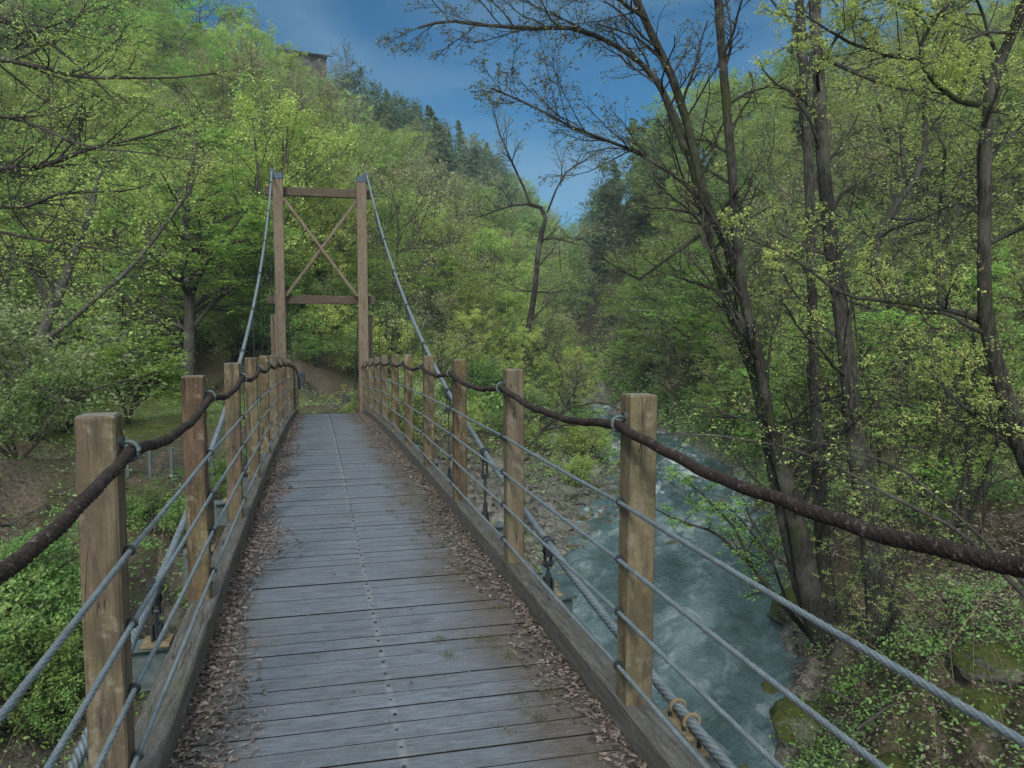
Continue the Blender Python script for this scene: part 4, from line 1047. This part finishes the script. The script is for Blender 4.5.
for k in range(46):
    p = riv_pt(rk.uniform(84, 124), -1-rk.uniform(-.25, 1.0)); boulder(*p, rk.uniform(.22, .85)*rk.uniform(.6, 1), 'grey boulder among many on the stony left bank of the river', 'grey boulders on the left river bank', rk.random() < .35, -.05)
for k in range(40):
    p = riv_pt(rk.uniform(93, 126), rk.uniform(-.95, .95)); boulder(*p, rk.uniform(.2, .55), 'grey stone breaking the white water upstream', 'stones in the rapids upstream', False, .0)
for k in range(16):
    p = riv_pt(rk.uniform(80, 104), 1+rk.uniform(-.1, .35)); boulder(*p, rk.uniform(.25, .6), 'mossy stone at the foot of the right river bank', 'mossy stones along the right bank', True)
for k in range(95):
    p = riv_pt(rk.uniform(90, 122), rk.uniform(-4.2, -.7)); boulder(*p, rk.uniform(.18, .8)*rk.uniform(.5, 1), 'flat pale stone on the gravel bar beside the rapids', 'pale stones on the gravel bar', False, -.05)
# loose stones of the bar: too many and too small to count
mb = MB(); rgv = np.random.default_rng(91); TH = np.linspace(.15, PI-.15, 6); PH = np.arange(8)*PI/4
D0 = np.stack([np.sin(TH)[:, None]*np.cos(PH), np.sin(TH)[:, None]*np.sin(PH), np.cos(TH)[:, None]+0*PH], -1).reshape(-1, 3)
i_ = np.arange(5)[:, None]*8; k_ = np.arange(8)[None]; F0 = np.stack([i_+k_, i_+8+k_, i_+8+(k_+1) % 8, i_+(k_+1) % 8], -1).reshape(-1, 4)
for k in range(1500):
    p = riv_pt(rgv.uniform(84, 122), -1+rgv.uniform(-2.6, .12)); z = max(gz(p[0], p[1]), WZ-.05); q = D0*(1+.22*rgv.normal(size=(len(D0), 1)))*rgv.uniform(.05, .2)*[1, rgv.uniform(.6, 1), rgv.uniform(.45, .8)]
    a_ = rgv.uniform(0, 6.28); q = q@np.array([[math.cos(a_), math.sin(a_), 0], [-math.sin(a_), math.cos(a_), 0], [0, 0, 1]]); mb.add(q+[p[0], p[1], z+.02], F0)
ob('river_gravel', mb.mesh('river_gravel', M_ROCK), kind='stuff', label='loose pale stones of the gravel bar')
P, _ = hit(703, 660); boulder(P[0], P[1], .32, 'lone wet stone breaking the smooth water below the right hand railing', None, False, .12)
for (px, py, s, lab) in ((800, 715, .75, 'broad yellow-green mossy boulder at the water edge below the leaning trunks'), (745, 765, .55, 'mossy boulder low at the water beside the clamp of the main cable'),
                         (985, 705, .5, 'large mossy rock ledge beside the dark hollow in the right bank'), (850, 690, .5, 'mossy boulder half hidden by leafy plants under the two straight trunks'), (1000, 655, .55, 'moss covered rock at the back of the dark hollow on the right bank'),
                         (900, 765, .6, 'brown mossy boulder at the bottom right corner'), (775, 690, .5, 'small green mossy stone at the river edge')):
    P, _ = hit(px, py); boulder(P[0], P[1], s, lab, None, True, -.15)

for k, (px, py, az_, L, lab) in enumerate([(890, 720, 20, 1.6, 'thin bare branch lying on the plants at the bottom right'), (950, 610, 75, 1.8, 'dead branch lying on the brown leaves under the arching tree'), (860, 705, -40, 1.1, 'short dead stick beside the half hidden mossy boulder'),
                               (990, 640, 130, 1.5, 'crooked dead branch above the dark hollow on the right bank'), (70, 505, 10, 1.7, 'dead branch on the litter slope left of the first post'), (30, 520, 60, 1.3, 'pale dead stick among leaves at the left edge')]):
    P, _ = hit(px, py); r = np.random.default_rng(300+k); w = MB(); a_ = rad(az_)
    pts = [np.array([math.cos(a_)*L*(t-.5), math.sin(a_)*L*(t-.5), .10+.10*math.sin(3*t+k)+r.normal()*.03]) for t in np.linspace(0, 1, 6)]
    grow(r, [(pts, [.022, .016, .008])], [dict(n=6, t=(.2, 1), ang=(40, 12), len=.35, wob=.15, r=.55, pts=6, rmin=.005), dict(n=4, t=(.2, 1), ang=(38, 12), len=.5, wob=.15, pts=4, rmin=.003)], None, w, None)
    ob('fallen_branch', w.mesh('fallen_branch', [BARKG, TWIG], True), None, P, lab, 'branch')
# ------------------------------------------------------------------ shrubs
def shrub_at(px, py, sc, kind, label, group=None, sz=1.):
    P, _ = hit(px, py); return tree(kind, P[0], P[1], sc, RNG.uniform(0, 6.28), label, group, sz=sz)
shrub_at(30, 440, 1.8, 'bush_greyshrub', 'tall pale grey-green shrub at the left edge beside the slanting forked trunk')
shrub_at(-8, 432, 2.0, 'bush_greyshrub', 'pale shrub cut by the left edge of the picture above the dark bush')
shrub_at(62, 430, 1.2, 'bush_yellow', 'light green shrub at the front of the lawn beside the pale shrub')
shrub_at(18, 458, 1.0, 'bush', 'round dark green bush below the tall pale shrub at the left')
for k, (px, py, s) in enumerate([(20, 690, .8), (60, 665, .65), (0, 640, .85), (45, 620, .6), (88, 650, .55), (10, 735, .75), (70, 725, .5), (-30, 690, .9), (28, 600, .6), (66, 605, .4), (40, 745, .5)]):
    shrub_at(px, py, s, 'bush', 'fresh green bush massed in the gully below the left railing', 'green bushes below the left railing')
for k, (px, py, s) in enumerate([(175, 545, .5), (150, 515, .3), (205, 505, .4), (228, 490, .4), (120, 530, .35), (250, 475, .4)]):
    shrub_at(px, py, s, 'bush', 'low green bush on the left bank seen between the railing posts', 'low bushes behind the left railing')
rb = np.random.default_rng(5)
for k in range(60):
    x, y = rb.uniform(2, 15), rb.uniform(24, 56); d = float(river_d(np.array([x]), np.array([y]))[0][0])
    if d < 1.2 or (y < 37 and x > 4): continue
    tree(['bush_yellow', 'bush_greyshrub', 'bush'][rb.integers(3)], x, y, rb.uniform(.45, .95), rb.uniform(0, 6), 'small green bush on the grassy far bank behind the right railing', 'bushes on the far bank', rng=rb)
for k in range(64):
    az = math.radians(rb.uniform(18, 50)); r_ = rb.uniform(18, 52); x, y = r_*math.sin(az), r_*math.cos(az)
    if float(river_d(np.array([x]), np.array([y]))[0][0]) < 1.5 or (math.degrees(az) > 31 and r_ < 25): continue
    tree(['bush_yellow', 'bush', 'bush'][rb.integers(3)], x, y, rb.uniform(.5, 1.15), rb.uniform(0, 6), 'bright green shrub under the trees on the slope across the river', 'shrubs under the trees right of the river', rng=rb)
for x, y, kd, sc in ((-1.4, 39.5, 'bush', 1.2), (.2, 40.6, 'bush_yellow', 1.25), (1.6, 39.6, 'bush', 1.1), (2.9, 41., 'bush_yellow', 1.3), (-.6, 42.6, 'bush_greyshrub', 1.3), (1.0, 43.2, 'bush', 1.5), (-2.8, 41.6, 'bush', 1.4), (2.4, 44., 'bush', 1.5), (-.9, 45.5, 'bush_yellow', 1.6), (.9, 46.8, 'bush_yellow', 1.7), (-2.4, 45.2, 'bush', 1.6), (3.6, 44.6, 'bush_greyshrub', 1.5), (2.2, 47.5, 'bush', 1.7)):
    tree(kd, x, y, sc, rb.uniform(0, 6), 'leafy bush on the slope framed by the bridge tower', 'bushes on the slope framed by the tower', rng=rb)
for k in range(20):
    az = math.radians(rb.uniform(29, 49)); r_ = rb.uniform(13, 24); x, y = r_*math.sin(az), r_*math.cos(az)
    if float(river_d(np.array([x]), np.array([y]))[0][0]) < 1.5: continue
    tree('bud' if k % 3 == 0 else 'slim', x, y, rb.uniform(.24, .42), rb.uniform(0, 6), 'thin spring sapling on the brown litter slope right of the river', 'thin saplings on the litter slope', rng=rb, sz=1.2)
for k in range(22):   # at the foot of the hillside behind the tower
    az = math.radians(rb.uniform(-20, 16)); r_ = rb.uniform(36, 52); x, y = r_*math.sin(az), r_*math.cos(az)
    if abs(x-.4) < 3 and y < 38 or float(river_d(np.array([x]), np.array([y]))[0][0]) < 1.5: continue
    if math.degrees(az) < -6 and r_ < 44: continue
    tree(['bush_yellow', 'bush', 'bush_greyshrub'][rb.integers(3)], x, y, rb.uniform(.7, 1.4), rb.uniform(0, 6), 'leafy shrub at the foot of the hillside beyond the bridge', 'shrubs at the foot of the hillside', rng=rb)

# ------------------------------------------------------------------ ground cover: masses nobody could count
def scatter(n, fn, rng):
    X, Y = fn(rng, n); Z = height(X, Y); d, sd_, _ = river_d(X, Y); m = (d > .5)&~((sd_ > 0)&(Y > 25)&(Y < 46)&(d < 6)&(rng.random(n) < .85))&~((X < 0)&(Y > 17)&(Y < 34)&(X > -16)&(rng.random(n) < .6))
    return np.stack([X, Y, Z], 1)[m]
def polar(a0, a1, r0, r1):
    def f(rng, n):
        a = np.radians(rng.uniform(a0, a1, n)); r_ = np.sqrt(rng.uniform(r0*r0, r1*r1, n)); return r_*np.sin(a), r_*np.cos(a)
    return f
rg = np.random.default_rng(8); mb = MB()
def plants(P, per, h, size, spread, flat=.5):
    C = np.repeat(P, per, 0); k = rg.normal(size=C.shape)*spread; k[:, 2] = np.abs(rg.normal(size=len(C)))*h; mb.add(*leaf_quads(C+k, size, rg, flat, np.clip(np.repeat(rg.random(len(P)), per)*.5+.5*rg.random(len(C)), 0, 1)))
def clumped(P, f, th, seed): return P[wav(P[:, :2], seed, f, 3) > th]
plants(clumped(scatter(1500, polar(22, 52, 8.5, 20), rg), .22, .05, 1), 26, .15, .055, .15)
plants(scatter(230, polar(28, 45, 9, 14.5), rg), 40, .22, .062, .2)
plants(clumped(scatter(3500, polar(18, 52, 20, 46), rg), .12, .0, 2), 22, .22, .12, .28)
plants(clumped(scatter(3200, polar(-26, 16, 14, 40), rg), .15, -.05, 3), 20, .12, .09, .22)
plants(clumped(scatter(700, polar(-40, 0, 7, 15), rg), .2, -.3, 4), 26, .2, .075, .2)
plants(clumped(scatter(2600, polar(12, 32, 30, 62), rg), .1, -.5, 7), 24, .4, .15, .4)
plants(clumped(scatter(2500, polar(-26, 22, 40, 80), rg), .1, -.3, 6), 14, .4, .22, .5)
plants(clumped(scatter(5200, polar(9, 38, 40, 95), rg), .08, -.8, 9), 20, .75, .24, .6, .35)
ob('undergrowth', mb.mesh('undergrowth', LEAF['shrub']), kind='stuff', label='low green undergrowth on both river banks')
mb = MB(); P = scatter(34000, polar(24, 52, 8.5, 24), rg); P[:, 2] += .02; mb.add(*leaf_quads(P, .075, rg, .6, asp=.6))
P = scatter(9000, polar(-30, 10, 12, 34), rg); P[:, 2] += .02; mb.add(*leaf_quads(P, .085, rg, .6, asp=.6))
ob('leaf_litter', mb.mesh('leaf_litter', LEAF['litter']), kind='stuff', label='dry brown fallen leaves covering the banks')
mb = MB()
for (px, py, n) in ((40, 700, 46), (95, 690, 26), (20, 600, 22), (130, 560, 20), (990, 690, 22), (960, 640, 16)):
    Q, _ = hit(px, py)
    for k in range(n):
        o = Q+[rg.normal()*.7, rg.normal()*.7, 0]; o[2] = gz(o[0], o[1]); L = rg.uniform(.6, 1.7); a = rg.uniform(0, 6.28); b = rg.uniform(.2, .9)
        pts = [o+np.array([math.cos(a)*b*t*L, math.sin(a)*b*t*L, L*(t-.45*t*t*b)]) for t in np.linspace(0, 1, 7)]
        mb.tube(pts, np.linspace(.006, .0025, 7), 3, a=rg.random(), caps=False)
ob('dry_grass', mb.mesh('dry_grass', LEAF['straw']), kind='stuff', label='thin straw coloured dead stems in the gully')
# debris along the deck edges
def strip(n, x0, x1, side, size):
    y = rg.uniform(-3, 26, n)**1.0; u = np.abs(rg.normal(size=n)); u = np.minimum(u/2.2, 1); lump = .68+.38*wav(np.stack([y, y*0+side], 1), 15+int(side), .35, 3)
    u = u*lump; x = (x0+(x1-x0)*u)+bow(y); return np.stack([x, y, zd(y)+.006+.014*rg.random(n)*(1-u)], 1)
mb = MB()
for n, s in ((11000, .034), (15000, .02)):
    mb.add(*leaf_quads(strip(n, -.545, -.12, 0, s), s, rg, .62, asp=.5))
    mb.add(*leaf_quads(strip(int(n*.8), 1.16, .74, 1, s), s, rg, .62, asp=.5))
P = np.stack([rg.uniform(-.4, 1.0, 90), rg.uniform(-1, 20, 90), np.zeros(90)], 1); P[:, 2] = zd(P[:, 1])+.008; mb.add(*leaf_quads(P, .028, rg, .8))
ob('fallen_leaves', mb.mesh('fallen_leaves', LEAF['decklitter']), kind='stuff', label='brown crumbled leaves gathered along both kerbs of the deck')
mb = MB()
for k in range(60):
    y = rg.uniform(1.8, 9); x = 1.03-abs(rg.normal())*.12+bow(y) if k < 27 else rg.uniform(.6, 1.1); n = rg.integers(40, 130)
    C = np.stack([x+rg.normal(size=n)*.022, y+rg.normal(size=n)*.03, zd(y)+.004+.012*rg.random(n)], 1); mb.add(*leaf_quads(C, .0085, rg, .3, asp=.5))
ob('deck_moss', mb.mesh('deck_moss', LEAF['moss']), kind='stuff', label='little tufts of yellow-green moss on the deck planks')

# ------------------------------------------------------------------ fence beyond the left bank, house on the ridge
P0, df = hit(128, 478); P1 = hit(232, 474)[0]
fe = ob('wire_fence', None, None, P0, 'low blue-grey steel post fence with wires on the left bank behind the railing', 'fence')
n = 6; tops = []
for k in range(n):
    p = P0+(P1-P0)*k/(n-1); z = gz(p[0], p[1]); mb = MB(); mb.box((0, 0, .42), (.075, .075, .95), .01); mb.box((0, 0, .91), (.09, .09, .03), .006)
    o = ob('fence_post', mb.mesh('fence_post', M_STEEL), fe, tuple(np.array([p[0], p[1], z])-P0)); tops.append(np.array([p[0], p[1], z]))
for h in (.2, .42, .64, .84):
    mb = MB(); mb.tube([t+[0, 0, h]-P0 for t in tops], .011, 6); ob('fence_wire', mb.mesh('fence_wire', M_STEEL), fe)
for px, py, kd, sc in ((282, 92, 'bud', .8), (300, 96, 'mid', .62), (318, 100, 'bud', .85), (330, 96, 'yellow', .62), (308, 90, 'bud', .7)):
    q = at(px, py, 124.); tree(kd, q[0], q[1], sc, RNG.uniform(0, 6), LOOK[kd]+' below the hilltop house', 'trees below the hilltop house')
P = at(303, 66, 133.); zg = min(gz(P[0], P[1]), P[2]-2)
k = Mat('house_wall'); hw = k.pbr(k.ramp(k.noise(k.n('TexCoord').outputs['Object'], .8, 5), [(.3, (.06, .05, .042)), (.7, (.11, .095, .08))]), .9)
k = Mat('house_roof'); hr = k.pbr(k.ramp(k.noise(k.n('TexCoord').outputs['Object'], 1.2, 5), [(.3, (.03, .03, .034)), (.7, (.065, .062, .062))]), .8)
k = Mat('house_glass'); hg = k.pbr((.03, .04, .05), .15, spec=.5)
h0 = ob('hilltop_house', None, None, (P[0], P[1], zg), 'dark low roofed wooden house half hidden in trees at the top of the hillside', 'house')
h0.rotation_euler = (0, 0, rad(12)); hh = P[2]+.9-zg
mb = MB(); mb.box((0, 0, hh/2-.5), (6.6, 5, hh+1)); ob('wall', mb.mesh('wall', hw), h0)
mb = MB()
mb.bar((-4.2, 0, hh+1.25), (.3, 0, hh+1.25), .3, .3)
for s in (-1, 1): mb.box((0, s*1.7, hh+.75), (8.2, 3.9, .16), rot=np.array([[1, 0, 0], [0, math.cos(-s*.3), -math.sin(-s*.3)], [0, math.sin(-s*.3), math.cos(-s*.3)]]))
rf = ob('roof', mb.mesh('roof', hr), h0)
for xw in (-2, 0, 2):
    mb = MB(); mb.box((xw, -2.53, hh-.9), (1.1, .06, 1.0)); ob('window', mb.mesh('window', hg), h0)

# ------------------------------------------------------------------ light
SUN_EL, SUN_AZ = 33., -160.    # behind the photographer, to the left
sd_ = Vector((math.sin(rad(SUN_AZ))*math.cos(rad(SUN_EL)), math.cos(rad(SUN_AZ))*math.cos(rad(SUN_EL)), math.sin(rad(SUN_EL))))
ld = bpy.data.lights.new('sun', 'SUN'); ld.energy = 1.5; ld.angle = rad(12); ld.color = (1, .96, .88)
lo = bpy.data.objects.new('sun', ld); COL.objects.link(lo); lo.rotation_euler = sd_.to_track_quat('Z', 'Y').to_euler()
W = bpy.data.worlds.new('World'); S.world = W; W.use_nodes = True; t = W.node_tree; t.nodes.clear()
sky_ = t.nodes.new('ShaderNodeTexSky'); sky_.sky_type = 'NISHITA'; sky_.sun_disc = False; sky_.sun_elevation = rad(SUN_EL); sky_.sun_rotation = rad(SUN_AZ)
sky_.air_density = .75; sky_.dust_density = .0; sky_.ozone_density = 1.2; sky_.altitude = 2500
tc = t.nodes.new('ShaderNodeTexCoord'); mp = t.nodes.new('ShaderNodeMapping'); mp.inputs['Scale'].default_value = (1, 1, 3.2); mp.inputs['Rotation'].default_value = (0, .12, .3)
nz = t.nodes.new('ShaderNodeTexNoise'); nz.inputs['Scale'].default_value = 3.0; nz.inputs['Detail'].default_value = 7; nz.inputs['Roughness'].default_value = .5; nz.inputs['Distortion'].default_value = .4
rp = t.nodes.new('ShaderNodeValToRGB'); rp.color_ramp.elements[0].position = .42; rp.color_ramp.elements[1].position = .75; rp.color_ramp.elements[1].color = (.55, .55, .55, 1)
mx = t.nodes.new('ShaderNodeMix'); mx.data_type = 'RGBA'; mx.inputs[7].default_value = (2.6, 4.0, 5.0, 1)
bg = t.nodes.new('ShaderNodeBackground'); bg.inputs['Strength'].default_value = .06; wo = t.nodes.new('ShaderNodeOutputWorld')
t.links.new(tc.outputs['Generated'], mp.inputs['Vector']); t.links.new(mp.outputs[0], nz.inputs['Vector']); t.links.new(nz.outputs['Fac'], rp.inputs['Fac'])
tn = t.nodes.new('ShaderNodeMix'); tn.data_type = 'RGBA'; tn.blend_type = 'MULTIPLY'; tn.inputs[0].default_value = 1; tn.inputs[7].default_value = (.17, .66, .79, 1)
t.links.new(sky_.outputs[0], tn.inputs[6]); t.links.new(rp.outputs['Color'], mx.inputs[0]); t.links.new(tn.outputs[2], mx.inputs[6])
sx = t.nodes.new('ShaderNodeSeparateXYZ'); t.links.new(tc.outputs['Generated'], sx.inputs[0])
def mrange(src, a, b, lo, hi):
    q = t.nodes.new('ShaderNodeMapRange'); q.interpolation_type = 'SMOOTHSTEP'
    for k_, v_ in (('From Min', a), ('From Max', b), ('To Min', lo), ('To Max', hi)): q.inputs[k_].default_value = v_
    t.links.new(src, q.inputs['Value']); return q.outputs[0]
ov = t.nodes.new('ShaderNodeMath'); ov.operation = 'MAXIMUM'; t.links.new(mrange(sx.outputs[2], .44, .72, 0, .62), ov.inputs[0]); t.links.new(mrange(sx.outputs[1], .15, -.45, 0, 1), ov.inputs[1])  # unseen bright cloud added overhead and behind the camera to lift ambient light
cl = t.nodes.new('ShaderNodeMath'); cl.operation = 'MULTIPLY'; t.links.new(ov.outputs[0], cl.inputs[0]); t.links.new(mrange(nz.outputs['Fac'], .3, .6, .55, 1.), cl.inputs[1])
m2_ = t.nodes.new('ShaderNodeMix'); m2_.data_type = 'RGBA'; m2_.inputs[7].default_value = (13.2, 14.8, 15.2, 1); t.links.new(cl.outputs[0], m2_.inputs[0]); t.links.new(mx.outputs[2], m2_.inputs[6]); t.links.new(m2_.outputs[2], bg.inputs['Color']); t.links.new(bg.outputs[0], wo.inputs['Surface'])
S.view_settings.view_transform = 'Standard'; S.view_settings.look = 'None'; S.view_settings.gamma = 1; S.view_settings.use_curve_mapping = False
S.view_settings.exposure = .94
S.cycles.max_bounces = 7; S.cycles.diffuse_bounces = 4; S.cycles.glossy_bounces = 2; S.cycles.transmission_bounces = 4; S.cycles.use_denoising = True; S.cycles.denoising_prefilter = 'NONE'; S.cycles.use_adaptive_sampling = True; S.cycles.adaptive_threshold = .02
S.render.use_persistent_data = False

HAZE = .0007
mb = MB(); mb.box((60, 100, 25), (460, 480, 80)); hz = Mat('haze_air')
pv = hz.n('VolumePrincipled', {'Color': (.80, .88, 1., 1), 'Density': HAZE, 'Anisotropy': .3}); hz.t.links.new(pv.outputs[0], hz.out.inputs['Volume'])
ho = ob('haze', mb.mesh('haze', hz.m), kind='stuff', label='faint blue air between the slopes')
